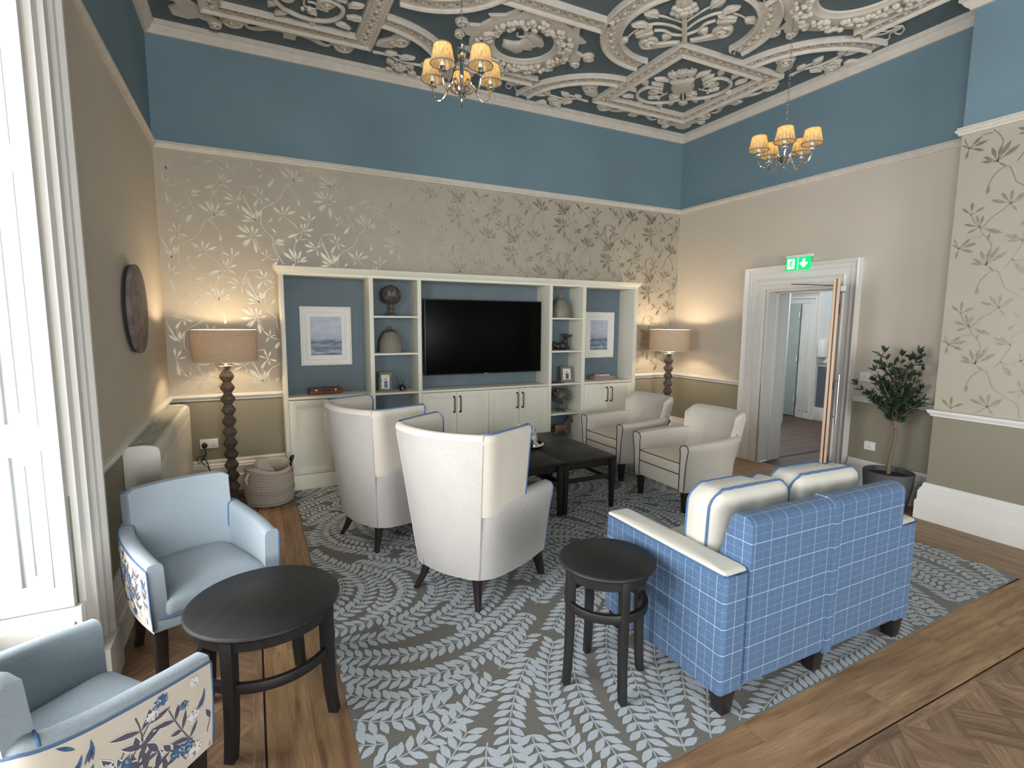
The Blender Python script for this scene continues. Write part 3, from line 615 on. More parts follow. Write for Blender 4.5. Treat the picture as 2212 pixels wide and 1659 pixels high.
# ------------------------------------------------------------ ceiling with plaster relief
m = MB(); m.box(XL - 0.4, XR + 0.36, YB - 0.3, D + 0.2, ZC, ZC + 0.12); ceiling = struct(m.obj('ceiling', 'ceil', smooth=False))
ident = lambda x, y: (x, y); mir = lambda x, y: (4.54 - x, y); dia = lambda x, y: (y - 0.25, x + 0.25)
ZR = ZC
BP = [(-0.5, 0), (-0.5, 0.040), (-0.44, 0.048), (-0.37, 0.040), (-0.33, 0.024), (-0.27, 0.022), (0.27, 0.022), (0.33, 0.024), (0.37, 0.040), (0.44, 0.048), (0.5, 0.040), (0.5, 0)]
def band(T, pts, w, closed=False, beads=True, name='plaster_band'):
    P = [Vector(p) for p in pts]; n = len(P); rings = []
    for i in range(n):
        def nrm(a, b): d = (b - a).normalized(); return Vector((-d.y, d.x))
        if closed: a, b = nrm(P[i - 1], P[i]), nrm(P[i], P[(i + 1) % n])
        elif i == 0: a = b = nrm(P[0], P[1])
        elif i == n - 1: a = b = nrm(P[-2], P[-1])
        else: a, b = nrm(P[i - 1], P[i]), nrm(P[i], P[i + 1])
        off = (a + b) / (1 + a.dot(b))
        rings.append([(*T(P[i].x + off.x * o * w, P[i].y + off.y * o * w), ZR - d) for o, d in BP])
    m = MB()
    if closed: rings.append(rings[0])
    m.loft(rings, True, not closed); o = m.obj(name, 'plaster', ceiling, ang=25)
    if beads:
        k = MB(); Q = P + ([P[0]] if closed else []); acc = 0.05; r = random.Random(3); alt = 0; sp = 0.105
        for a, b in zip(Q[:-1], Q[1:]):
            L = (b - a).length; d = (b - a).normalized() if L > 0 else Vector((1, 0)); nn = Vector((-d.y, d.x))
            while acc < L:
                c = a + d * acc
                x, y = T(c.x, c.y)
                k.sphere((x, y, ZR - 0.024), 0.019, 8, 5, (1, 1, 0.8))
                for s in (-1, 1):
                    for q in (0.25, 0.5, 0.75):
                        e = c + d * sp * q + nn * w * 0.13 * s * math.sin(q * 2 * PI + alt); x, y = T(e.x, e.y)
                        k.sphere((x, y, ZR - 0.022), 0.0095, 6, 4, (1.5, 1, 0.7))
                alt += PI; acc += sp
            acc -= L
        stuff(k.obj('plaster_bosses', 'plaster2', o))
    return o
def arc(cx, cy, r, a0, a1, n=24): return [(cx + r * math.cos(math.radians(a0 + (a1 - a0) * i / n)), cy + r * math.sin(math.radians(a0 + (a1 - a0) * i / n))) for i in range(n + 1)]
def relief(m, T, poly, d=0.03, dome=0.55, z0=0.0):
    """domed flat ornament: outline poly in plan, its face lowered by d"""
    n = len(poly); cx, cy = sum(p[0] for p in poly) / n, sum(p[1] for p in poly) / n
    R = []
    for s, dd in ((1, z0), (1, z0 + d * 0.6), (0.86, z0 + d * 0.9), (dome, z0 + d)):
        R.append([(*T(cx + (p[0] - cx) * s, cy + (p[1] - cy) * s), ZR - dd) for p in poly])
    m.loft(R, True, True)
def frame2(ox, oy, ang): 
    c, s = math.cos(ang), math.sin(ang); return lambda u, v: (ox + u * c - v * s, oy + u * s + v * c)
def comp(T, F): return lambda u, v: T(*F(u, v))
def leafpoly(L, W, notch=False):
    pr = [(0, 0.12), (0.15, 0.5), (0.35, 0.95), (0.55, 0.9), (0.75, 0.6), (0.92, 0.22), (1, 0)]
    return [(u * L, v * W) for u, v in pr] + [(u * L, -v * W) for u, v in pr[::-1][1:]]
def pleaf(T, x, y, a, L, W, name='plaster_leaf', d=0.028):
    m = MB(); relief(m, comp(T, frame2(x, y, a)), leafpoly(L, W), d, 0.35); m.tube([(*comp(T, frame2(x, y, a))(L * q, 0), ZR - d - 0.002) for q in (0.05, 0.5, 0.9)], 0.004, 5)
    return m.obj(name, 'plaster', ceiling, ang=50)
def ptube(T, pts, r=0.012, name='plaster_stem', z=0.012, sm=5):
    P = smooth_pts([(x, y, 0) for x, y in pts], sm); m = MB(); m.tube([(*T(p.x, p.y), ZR - z) for p in P], r, 7); return m.obj(name, 'plaster', ceiling, ang=60)
def spiral(T, x, y, a, R, turns=1.35, w=0.035, name='plaster_scroll', hand=1, tail=None):
    F = comp(T, frame2(x, y, a)); m = MB()
    relief(m, F, [(R * math.cos(t * PI / 9), R * math.sin(t * PI / 9)) for t in range(18)], 0.022, 0.9)
    pts = []; n = 26
    for i in range(n + 1):
        t = i / n; rr = R * (0.9 - 0.72 * t); an = hand * t * turns * 2 * PI; pts.append((*F(rr * math.cos(an), rr * math.sin(an)), ZR - 0.024 - 0.006 * t))
    m.tube(pts, [0.015 * (1 - 0.3 * i / n) for i in range(n + 1)], 6); cx_, cy_ = F(0, 0); m.sphere((cx_, cy_, ZR - 0.028), 0.018, 8, 5)
    if tail: relief(m, F, tail, 0.024, 0.85)
    return m.obj(name, 'plaster', ceiling, ang=40)
def blossom(T, x, y, R, a=0, n=7, name='plaster_blossom'):
    m = MB(); F = comp(T, frame2(x, y, a))
    for ring, (rr, s, zz) in enumerate(((0.72, 0.44, 0.0), (0.42, 0.36, 0.018), (0.12, 0.30, 0.032))):
        for k in range(n - ring * 2):
            t = 2 * PI * k / (n - ring * 2) + ring * 0.5; q = F(R * rr * math.cos(t), R * rr * math.sin(t)); m.sphere((*q, ZR - 0.012 - zz), R * s, 8, 5, (1, 1, 0.42))
    return m.obj(name, 'plaster', ceiling, ang=60)
def tulip(T, x, y, a, L, name='plaster_tulip'):
    m = MB(); F = comp(T, frame2(x, y, a))
    for s in (-1, 0, 1):
        G = lambda u, v, s=s: F(u, v + s * L * 0.2)
        relief(m, G, [(0, 0), (L * 0.15, L * 0.16), (L * 0.5, L * 0.2), (L * 0.85, L * 0.12), (L, 0.0), (L * 0.85, -L * 0.12), (L * 0.5, -L * 0.2), (L * 0.15, -L * 0.16)], 0.034 if s == 0 else 0.026, 0.4)
    return m.obj(name, 'plaster', ceiling, ang=50)
def square(T):
    c0, c1, d0, d1 = 3.545, 4.71, 3.785, 4.965
    band(T, [(c0, d0), (c1, d0), (c1, d1), (c0, d1)], 0.165, True)
    # vase with scrolling foliage; up = toward the room's middle
    F = comp(T, frame2(4.42, 4.67, math.radians(225)))
    m = MB(); relief(m, F, [(0.30, -0.055), (0.36, -0.10), (0.46, -0.115), (0.56, -0.10), (0.60, -0.125), (0.62, -0.11), (0.62, 0.11), (0.60, 0.125), (0.56, 0.10), (0.46, 0.115), (0.36, 0.10), (0.30, 0.055)], 0.035, 0.8); m.obj('plaster_vase', 'plaster', ceiling, ang=40)
    tulip(F, 0.10, 0, PI, 0.13); ptube(F, [(0.10, 0), (0.2, 0), (0.3, 0)])
    for s in (1, -1):
        spiral(F, 0.235, s * 0.085, 0, 0.062, hand=s)
        ptube(F, [(0.14, s * 0.03), (0.10, s * 0.20), (0.16, s * 0.36), (0.30, s * 0.46), (0.44, s * 0.45), (0.54, s * 0.36), (0.52, s * 0.25), (0.44, s * 0.22), (0.38, s * 0.28), (0.42, s * 0.34)], 0.020)
        ptube(F, [(0.34, s * 0.16), (0.28, s * 0.24), (0.34, s * 0.30), (0.38, s * 0.24), (0.34, s * 0.20)], 0.009)
        spiral(F, 0.47, s * 0.26, 0, 0.07, hand=-s)
        for (u, v, a, l) in ((0.12, 0.12, 170, 0.11), (0.10, 0.26, 190, 0.12), (0.20, 0.42, 130, 0.13), (0.36, 0.50, 60, 0.14), (0.50, 0.46, 40, 0.16), (0.60, 0.34, 20, 0.13), (0.56, 0.18, 60, 0.14), (0.64, 0.12, 60, 0.17), (0.66, 0.05, 35, 0.15), (0.30, 0.36, 250, 0.10)):
            pleaf(F, u, s * v, math.radians(a) * s, l, 0.036)
        m = MB(); q = F(0.30, s * 0.27); m.sphere((*q, ZR - 0.02), 0.022, 8, 6); q = F(0.25, s * 0.25); m.sphere((*q, ZR - 0.02), 0.018, 8, 6); m.obj('plaster_berry', 'plaster', ceiling)
    tulip(F, 0.68, 0, 0, 0.15); ptube(F, [(0.62, 0), (0.7, 0)])
    for s in (1, -1): pleaf(F, 0.72, s * 0.02, s * 0.9, 0.13, 0.03); ptube(F, [(0.66, s * 0.01), (0.76, s * 0.10), (0.84, s * 0.09)], 0.008)
    # corner cartouche toward the room corner
    m = MB(); G = comp(T, frame2(4.80, 5.06, math.radians(45)))
    relief(m, G, [(-0.02, -0.22), (0.06, -0.20), (0.10, -0.10), (0.20, -0.09), (0.27, 0), (0.20, 0.09), (0.10, 0.10), (0.06, 0.20), (-0.02, 0.22)], 0.02, 0.9); m.obj('plaster_cartouche', 'plaster', ceiling, ang=40)
    for s in (1, -1): spiral(G, 0.05, s * 0.20, 0, 0.055, hand=s)
def ring(T):
    band(T, arc(3.365, 3.545, 0.63, -38, 218, 44)[::-1], 0.185) if False else band(T, arc(3.365, 3.545, 0.625, 86, 364, 46), 0.185)
    F = comp(T, frame2(3.47, 3.68, math.radians(225)))
    ptube(F, [(-0.02, 0), (0.2, 0), (0.42, 0)], 0.022); blossom(F, 0.47, 0, 0.10)
    tulip(F, 0.50, 0, 0, 0.16, 'plaster_rose_cap')
    for s in (1, -1):
        ptube(F, [(0.10, s * 0.01), (0.14, s * 0.10), (0.22, s * 0.16), (0.25, s * 0.24)], 0.013); tulip(F, 0.235, s * 0.25, s * 1.75, 0.15)
        ptube(F, [(0.18, s * 0.01), (0.28, s * 0.10), (0.34, s * 0.20), (0.35, s * 0.28)], 0.012); pleaf(F, 0.35, s * 0.28, s * 1.3, 0.14, 0.045); pleaf(F, 0.33, s * 0.25, s * 2.3, 0.10, 0.035)
        ptube(F, [(0.30, s * 0.01), (0.42, s * 0.14), (0.46, s * 0.20)], 0.010); pleaf(F, 0.45, s * 0.19, s * 0.9, 0.15, 0.055); pleaf(F, 0.16, s * 0.12, s * 2.6, 0.11, 0.045)
        ptube(F, [(0.32, s * 0.36), (0.24, s * 0.44), (0.20, s * 0.46)], 0.008); pleaf(F, 0.20, s * 0.46, s * 2.3, 0.13, 0.045)
        spiral(F, 0.06, s * 0.30, 0, 0.085, hand=s, tail=[(-0.02, -s * 0.06), (-0.06, -s * 0.26), (-0.10, -s * 0.26), (-0.10, s * 0.03), (-0.03, s * 0.08)])
def archband(T):
    band(T, arc(3.52, 5.34, 0.80, 184, 266, 22), 0.165)
    # spray of flowers under the arch, growing sideways from the square panel
    F = comp(T, frame2(3.44, 5.10, math.radians(176)))
    ptube(F, [(0, 0.0), (0.14, 0.01), (0.28, -0.04), (0.42, -0.03), (0.52, 0.0)], 0.013); ptube(F, [(0.02, -0.02), (0.20, 0.05), (0.30, 0.03)], 0.010)
    blossom(F, 0.31, -0.16, 0.075); ptube(F, [(0.20, -0.01), (0.26, -0.09), (0.30, -0.13)], 0.010)
    for (u, v, a, l) in ((0.10, 0.02, 30, 0.12), (0.24, 0.02, 25, 0.15), (0.34, -0.05, -40, 0.12), (0.46, -0.02, 35, 0.12), (0.50, -0.02, -20, 0.12), (0.16, -0.06, -50, 0.12), (0.40, -0.20, -25, 0.12), (0.22, -0.22, -70, 0.10)): pleaf(F, u, v, math.radians(a), l, 0.042)
    spiral(T, 3.26, 4.80, 0.4, 0.085, hand=1, tail=[(0.02, -0.06), (0.2, 0.02), (0.24, 0.10), (0.10, 0.13), (0.0, 0.07)])
def wreath(T, cx, cy, R=0.37, sx=1.0, sy=1.0, bust=True):
    m = MB(); ci = lambda r, n=40: [(cx + r * sx * math.cos(2 * PI * i / n), cy + r * sy * math.sin(2 * PI * i / n)) for i in range(n)]
    R_ = [[(*T(*p), ZR - d) for p in ci(r)] for r, d in ((R + 0.115, 0), (R + 0.11, 0.022), (R + 0.06, 0.028), (R - 0.06, 0.028), (R - 0.075, 0.018), (R - 0.1, 0.012), (R - 0.11, 0))]
    m.loft(R_, True, False)
    for a in (45, 135, 225, 315):
        t = math.radians(a); F = comp(T, frame2(cx + (R + 0.06) * sx * math.cos(t), cy + (R + 0.06) * sy * math.sin(t), t)); relief(m, F, [(-0.02, -0.12), (0.10, -0.13), (0.06, 0), (0.10, 0.13), (-0.02, 0.12)], 0.024, 0.9)
    o = m.obj('plaster_medallion', 'plaster', ceiling, ang=30); k = MB(); r = random.Random(8)
    for i in range(150):
        t = 2 * PI * i / 150; rr = R + r.uniform(-0.055, 0.06); x, y = T(cx + rr * sx * math.cos(t), cy + rr * sy * math.sin(t))
        k.sphere((x, y, ZR - 0.04 - r.uniform(0, 0.016)), r.uniform(0.020, 0.031), 7, 5, (1, 1, 0.8))
    stuff(k.obj('wreath_leaves', 'plaster', o))
    if bust:
        F = comp(T, frame2(cx, cy, math.radians(-62)))
        m = MB(); relief(m, F, [(-0.17, -0.10), (-0.14, 0.06), (-0.08, 0.07), (-0.05, 0.03), (-0.02, 0.07), (0.02, 0.10), (0.035, 0.065), (0.06, 0.075), (0.08, 0.06), (0.10, 0.075), (0.13, 0.05), (0.13, -0.06), (0.08, -0.10), (0.0, -0.07), (-0.05, -0.10), (-0.10, -0.17)], 0.03, 0.5)
        relief(m, F, [(0.10, 0.12), (0.15, 0.10), (0.19, 0.0), (0.17, -0.12), (0.11, -0.16), (0.09, -0.05)], 0.032, 0.5)
        q = [(*F(0.10 + 0.05 * math.cos(t), -0.17 + 0.04 * math.sin(t)), ZR - 0.02) for t in [i * 0.6 for i in range(8)]]; m.tube(q, 0.010, 6)
        m.obj('plaster_bust', 'plaster', ceiling, ang=50)
    for s in (1, -1):
        G = comp(T, frame2(cx + s * (R * sx + 0.10), cy - 0.03, 0)); m = MB(); relief(m, G, [(0, -0.09), (s * 0.10, -0.06), (s * 0.08, -0.02), (s * 0.12, 0.02), (s * 0.08, 0.09), (0, 0.10)], 0.022, 0.88); m.obj('plaster_strap', 'plaster', ceiling, ang=40)
        spiral(G, s * 0.15, -0.06, 0, 0.055, hand=s); spiral(G, s * 0.10, 0.10, 1, 0.05, hand=-s)
def hook(T, x):
    F = comp(T, frame2(x, 5.06, PI / 2)); m = MB()
    relief(m, F, [(-0.05, -0.10), (0.04, -0.12), (0.06, -0.05), (0.15, -0.05), (0.15, 0.05), (0.06, 0.05), (0.04, 0.12), (-0.05, 0.10)], 0.024, 0.88); m.obj('plaster_strap', 'plaster', ceiling, ang=40)
    for s in (1, -1):
        m = MB(); P = smooth_pts([(0.02, s * 0.10, 0), (0.05, s * 0.17, 0), (0.11, s * 0.24, 0), (0.13, s * 0.31, 0), (0.09, s * 0.34, 0)], 4)
        m.tube([(*F(p.x, p.y), ZR - 0.006) for p in P], [0.045 * (1 - 0.75 * i / (len(P) - 1)) for i in range(len(P))], 8, flat=0.6); m.obj('plaster_hook', 'plaster', ceiling, ang=60)
def ribbon(T, x, y, a):
    F = comp(T, frame2(x, y, a))
    for s in (1, -1):
        ptube(F, [(0, 0), (0.04, s * 0.07), (0.10, s * 0.10), (0.09, s * 0.03), (0.02, s * 0.02)], 0.007, 'plaster_ribbon'); ptube(F, [(0, 0), (0.12, s * 0.02), (0.18, s * 0.08), (0.24, s * 0.04)], 0.006, 'plaster_ribbon')
for T in (ident, mir):
    square(T); ring(T); archband(T)
    for x in (4.13,): hook(T, x)
    spiral(T, 3.68, 5.13, 0, 0.085, tail=[(0, 0.02), (0.0, -0.10), (0.14, -0.10), (0.14, -0.03), (0.06, 0.05)]); spiral(T, 4.57, 5.13, PI, 0.085, hand=-1, tail=[(0, -0.02), (0.0, 0.10), (0.14, 0.10), (0.14, 0.03), (0.06, -0.05)])
    ribbon(T, 2.45, 5.10, 0.2)
wreath(ident, 2.27, 4.38); wreath(lambda x, y: dia(x, y), 2.27, 4.36, 0.40, 1.15, 1.0); 
band(ident, [(1.86, 4.93), (2.68, 4.93)], 0.15)
band(ident, [(1.80, 3.79), (2.74, 3.79)], 0.17)
TD = dia
archband(TD); ring_d = None
spiral(TD, 3.68, 5.13, 0, 0.085); spiral(TD, 4.57, 5.13, PI, 0.085, hand=-1); hook(TD, 4.13); ribbon(TD, 2.45, 5.12, 0.2)
band(TD, [(1.86, 4.93), (2.68, 4.93)], 0.15); band(TD, [(1.80, 3.79), (2.74, 3.79)], 0.17)
band(lambda x, y: TD(*mir(x, y)), arc(3.52, 5.34, 0.80, 184, 266, 22), 0.165)
TL = lambda x, y: mir(*dia(x, y))
band(TL, arc(3.52, 5.34, 0.80, 184, 266, 22), 0.165); hook(TL, 4.13)
# ------------------------------------------------------------ bookcase
BX0, BX1, BY0, BY1, BT = 0.243, 4.293, 5.165, 5.470, 2.075
bc = thing('bookcase', 'long cream built-in bookcase with slate-blue back holding the television', 'bookcase', (0, 0, 0))
posts = [(0.243, 0.278), (1.028, 1.068), (1.504, 1.543), (3.035, 3.074), (3.485, 3.530), (4.240, 4.293)]
for a, b in posts:
    m = MB(); m.box(a, b, BY0, BY1, 0.0, 2.005); m.obj('upright', 'cream', bc, bevel=0.0015)
box('back_board', 'slate', 0.27, 4.25, BY1 - 0.012, BY1, 0.14, 2.0, bc, 0)
box('top_board', 'cream', BX0, BX1, BY0, BY1, 2.003, 2.03, bc, 0.0015)
m = MB(); rings = []
prof = [(0, 2.028), (0.006, 2.032), (0.030, 2.062), (0.036, 2.078), (-0.02, 2.078), (-0.02, 2.028)]
for (x, sx, y, sy) in ((BX0, -1, BY1, 0), (BX0, -1, BY0, -1), (BX1, 1, BY0, -1), (BX1, 1, BY1, 0)): rings.append([(x + sx * o, y + sy * o, z) for o, z in prof])
m.loft(rings, True, True); m.box(BX0 + 0.01, BX1 - 0.01, BY0 + 0.01, BY1, 2.03, 2.074); m.obj('cornice_moulding', 'cream', bc, ang=20)
box('plinth', 'cream', BX0 + 0.002, BX1 - 0.002, BY0 + 0.004, BY0 + 0.03, 0.0, 0.150, bc, 0.001)
for (a, b) in ((0.278, 1.028), (1.543, 3.035), (3.53, 4.24)):
    box('counter', 'cream', a, b, BY0 - 0.004, BY1 - 0.012, 0.866, 0.888, bc, 0.002); box('cabinet_floor', 'cream', a, b, BY0 + 0.02, BY1 - 0.012, 0.15, 0.168, bc, 0)
for (a, b, hs) in ((1.068, 1.504, (1.628, 1.262, 0.868, 0.515)), (3.074, 3.485, (1.628, 1.250, 0.868, 0.515))):
    for h in hs + (0.15,): box('shelf', 'cream', a, b, BY0 + 0.003, BY1 - 0.012, h, h + 0.018, bc, 0.0015)
def cabdoor(a, b, z0=0.156, z1=0.860, hs=0):
    m = MB(); s = 0.062; y = BY0 - 0.001
    m.box(a, b, y + 0.006, y + 0.02, z0, z1)
    for q in ((a, a + s, z0, z1), (b - s, b, z0, z1), (a + s, b - s, z0, z0 + s), (a + s, b - s, z1 - s, z1)): m.box(q[0], q[1], y, y + 0.006, q[2], q[3])
    o = m.obj('cabinet_door', 'cream', bc, bevel=0.0015)
    if hs:
        hx = a + 0.032 if hs < 0 else b - 0.032; k = MB(); k.tube([(hx, y, 0.645), (hx, y - 0.03, 0.645), (hx, y - 0.034, 0.655), (hx, y - 0.034, 0.800), (hx, y - 0.03, 0.81), (hx, y, 0.81)], 0.0055, 8)
        for z in (0.645, 0.81): k.tube([(hx, y, z), (hx, y - 0.006, z)], 0.011, 10)
        k.obj('door_handle', 'black', o)
g = 0.0018
for a, b, n in ((0.278, 1.028, 2), (1.543, 3.035, 4), (3.53, 4.24, 2)):
    w = (b - a) / n
    for i in range(n): cabdoor(a + i * w + g, a + (i + 1) * w - g, hs=1 if i % 2 == 0 else -1)
# ------------------------------------------------------------ television
tv = thing('television', 'large black flat-screen television mounted in the middle of the bookcase', 'television', (2.327, 5.37, 1.426))
box('housing', 'bezel', -0.70, 0.70, -0.028, 0.02, -0.404, 0.404, tv, 0.004); box('screen', 'screen', -0.690, 0.690, -0.0295, -0.026, -0.392, 0.394, tv, 0.0005)
box('wall_bracket', 'black', -0.25, 0.25, 0.02, 0.086, -0.2, 0.2, tv, 0.003); box('sensor', 'steel', -0.02, 0.02, -0.031, -0.026, -0.403, -0.396, tv, 0.001)
# ------------------------------------------------------------ framed seascapes
def seascape(nm, seed, dark):
    m, nt, bs = newmat(nm); tc = nt.nodes.new('ShaderNodeTexCoord'); sp = nt.nodes.new('ShaderNodeSeparateXYZ'); nt.links.new(tc.outputs['Object'], sp.inputs[0])
    n1 = noise(nt, 9 + seed, 5, stretch=(1, 1, 2.2)); n2 = noise(nt, 14 + seed, 5, stretch=(0.6, 1, 4))
    a = nt.nodes.new('ShaderNodeMath'); a.operation = 'MULTIPLY_ADD'; nt.links.new(n2, a.inputs[0]); a.inputs[1].default_value = 0.09; nt.links.new(sp.outputs[2], a.inputs[2])
    mr = nt.nodes.new('ShaderNodeMapRange'); mr.inputs['From Min'].default_value = -0.145; mr.inputs['From Max'].default_value = 0.235; nt.links.new(a.outputs[0], mr.inputs[0])
    base = ramp(nt, mr.outputs[0], [(0.0, srgb(*dark)[:3]), (0.10, srgb(176, 186, 194)[:3]), (0.16, srgb(92, 112, 134)[:3]), (0.26, srgb(150, 162, 172)[:3]), (0.34, srgb(84, 102, 122)[:3]), (0.40, srgb(168, 178, 194)[:3]), (0.62, srgb(200, 200, 210)[:3]), (1.0, srgb(188, 194, 208)[:3])])
    cl = ramp(nt, n1, [(0.35, (0.78, 0.8, 0.86)), (0.65, (1, 1, 1))]); mm = nt.nodes.new('ShaderNodeMix'); mm.data_type = 'RGBA'; mm.blend_type = 'MULTIPLY'; mm.inputs[0].default_value = 1
    nt.links.new(base, mm.inputs[6]); nt.links.new(cl, mm.inputs[7]); nt.links.new(mm.outputs[2], bs.inputs['Base Color']); bs.inputs['Roughness'].default_value = 0.5; return m
M['sea1'] = seascape('seascape_paint_pale', 0, (70, 92, 124)); M['sea2'] = seascape('seascape_paint_deep', 6, (40, 74, 96))
def picture(x, z, w, h, label, mat):
    t = thing('framed_picture', label, 'picture', (x, BY1 - 0.014, z)); fr = 0.062; rings = []
    P = [(0, 0), (0, -0.018), (0.004, -0.024), (0.016, -0.026), (0.02, -0.02), (0.05, -0.014), (0.056, -0.018), (fr, -0.016), (fr, 0)]
    for sx, sz in ((-1, -1), (1, -1), (1, 1), (-1, 1)): rings.append([(sx * (w / 2 - o), d, sz * (h / 2 - o)) for o, d in P])
    m = MB(); m.loft(rings + [rings[0]], True, False); m.obj('picture_frame', 'plaster_white', t, ang=25)
    iw, ih = w / 2 - fr, h / 2 - fr; pw, ph = iw - 0.032, ih - 0.038
    m = MB()
    for q in ((-iw, -pw, -ih, ih), (pw, iw, -ih, ih), (-pw, pw, -ih, -ph), (-pw, pw, ph, ih)): m.box(q[0], q[1], -0.010, -0.006, q[2], q[3])
    m.obj('mount_board', 'plaster_white', t, smooth=False)
    box('painting', mat, -pw, pw, -0.008, -0.004, -ph, ph, t, 0)
M['plaster_white'] = plain('white_picture_frame', srgb(232, 229, 222), 0.5, var=0.02)
picture(0.66, 1.445, 0.48, 0.575, 'white-framed pale seascape in the left end of the bookcase', 'sea1')
picture(3.925, 1.44, 0.45, 0.57, 'white-framed darker seascape in the right end of the bookcase', 'sea2')
# ------------------------------------------------------------ ornaments on the shelves
S = lambda h: h + 0.0185
t = thing('artichoke_finial', 'grey artichoke-shaped ball on a foot, on the top left shelf', 'ornament', (1.275, 5.32, S(1.628)))
m = MB(); m.lathe([(0.0, 0), (0.058, 0), (0.06, 0.012), (0.05, 0.02), (0.03, 0.035), (0.026, 0.06), (0.034, 0.075), (0.026, 0.082), (0.024, 0.10), (0.04, 0.12)], 20); m.obj('foot', 'bronze', t)
m = MB(); m.sphere((0, 0, 0.205), 0.088, 18, 12)
globe = m.obj('core', 'bronze', t)
r_ = random.Random(2); k = 0
for row, (phi, nn) in enumerate(((-50, 7), (-22, 9), (8, 9), (36, 8), (62, 5))):
    m = MB()
    for i in range(nn):
        a = 2 * PI * (i + 0.5 * (row % 2)) / nn; p = math.radians(phi); c = Vector((math.cos(p) * math.cos(a), math.cos(p) * math.sin(a), math.sin(p)))
        u = Vector((-math.sin(a), math.cos(a), 0)); w = c.cross(u); O = Vector((0, 0, 0.205)) + c * 0.088
        pts = [O + w * -0.038 - c * 0.004, O + u * 0.026 - w * 0.012, O + u * 0.018 + w * 0.022 + c * 0.004, O + w * 0.040 + c * 0.012, O - u * 0.018 + w * 0.022 + c * 0.004, O - u * 0.026 - w * 0.012, O + c * 0.013]
        m.add(pts, [(j, (j + 1) % 6, 6) for j in range(6)])
    m.obj('petal_row', 'bronze', t, ang=60)
def beehive(x, h, label, R, H, ribs, mat='stoneware'):
    t = thing('beehive_jar', label, 'jar', (x, 5.32, h)); P = [(0.0, 0), (R * 0.98, 0), (R, 0.008), (R * 0.96, 0.02)]
    n = 16
    for i in range(n + 1):
        q = i / n; rr = R * (0.96 + 0.04 * math.sin(q * 3)) * (1 - 0.52 * q ** 2.2); P.append((rr + (0.0025 if i % 2 else -0.001), 0.022 + q * H * 0.70))
    m = MB(); m.lathe(P, 36); m.obj('jar_body', mat, t, ang=50)
    r0 = R * 0.5; z0 = 0.022 + H * 0.70; m = MB(); m.lathe([(r0 + 0.004, z0), (r0 + 0.005, z0 + 0.006), (r0 * 0.8, z0 + H * 0.06), (r0 * 0.4, z0 + H * 0.10), (0.014, z0 + H * 0.115), (0.016, z0 + H * 0.13), (0.014, z0 + H * 0.2), (0.008, z0 + H * 0.24), (0, z0 + H * 0.245)], 24); m.obj('lid', 'bronze' if ribs else mat, t)
beehive(1.262, S(1.262), 'ribbed beehive-shaped jar with knob, on the shelf below the artichoke ball', 0.118, 0.262, True)
beehive(3.275, S(1.628), 'smooth domed jar with knob, on the top right shelf', 0.112, 0.262, False)
M['photo'] = plain('photo_print', srgb(214, 208, 204), 0.3, var=0.3, nscale=40); M['photoblue'] = plain('photo_blue', srgb(70, 92, 140), 0.4, var=0.3); M['photoskin'] = plain('photo_skin', srgb(190, 160, 146), 0.5, var=0.2, nscale=60)
def photoframe(x, y, h, w, hh, rz, label, mat='frame_grey', blue=True):
    t = thing('photo_frame', label, 'photo frame', (x, y, h), rz); tilt = 0.12; b = 0.026
    T = lambda u, d, v: (u, d + v * tilt, v)
    def slab(mb, u0, u1, d0, d1, v0, v1): mb.add([T(u, d, v) for v in (v0, v1) for d in (d0, d1) for u in (u0, u1)], [(0, 2, 3, 1), (4, 5, 7, 6), (0, 1, 5, 4), (2, 6, 7, 3), (0, 4, 6, 2), (1, 3, 7, 5)])
    m = MB()
    for q in ((-w / 2, w / 2, 0, b), (-w / 2, w / 2, hh - b, hh), (-w / 2, -w / 2 + b, b, hh - b), (w / 2 - b, w / 2, b, hh - b)): slab(m, q[0], q[1], 0, 0.016, q[2], q[3])
    m.obj('frame_moulding', mat, t, bevel=0.002)
    m = MB(); slab(m, -w / 2 + b, w / 2 - b, 0.008, 0.013, b, hh - b); ph = m.obj('photograph', 'photo', t, smooth=False)
    m = MB(); slab(m, -w * 0.10, w * 0.16, 0.006, 0.009, hh * 0.2, hh * 0.55); m.obj('printed_figure', 'photoblue' if blue else 'ink_grey', ph, bevel=0.004, bseg=3)
    m = MB(); c = T(w * 0.02, 0.007, hh * 0.64); m.sphere(c, w * 0.1, 10, 6, (1, 0.15, 1)); m.obj('printed_figure', 'photoskin', ph)
    m = MB(); m.box(-0.02, 0.02, 0.02, 0.024, 0, 0.001); m.add([(-0.02, 0.02 + hh * 0.6 * tilt, hh * 0.6), (0.02, 0.02 + hh * 0.6 * tilt, hh * 0.6), (0.02, 0.075, 0), (-0.02, 0.075, 0)], [(0, 1, 2, 3)]); m.obj('easel_strut', 'black', t, smooth=False)
photoframe(1.19, 5.27, S(0.868), 0.135, 0.195, -0.28, 'grey-brown photo frame leaning beside a reed diffuser on the left shelf')
photoframe(3.36, 5.28, S(0.868), 0.155, 0.185, -0.15, 'grey-brown photo frame on the right shelf above the goblet urn', blue=False)
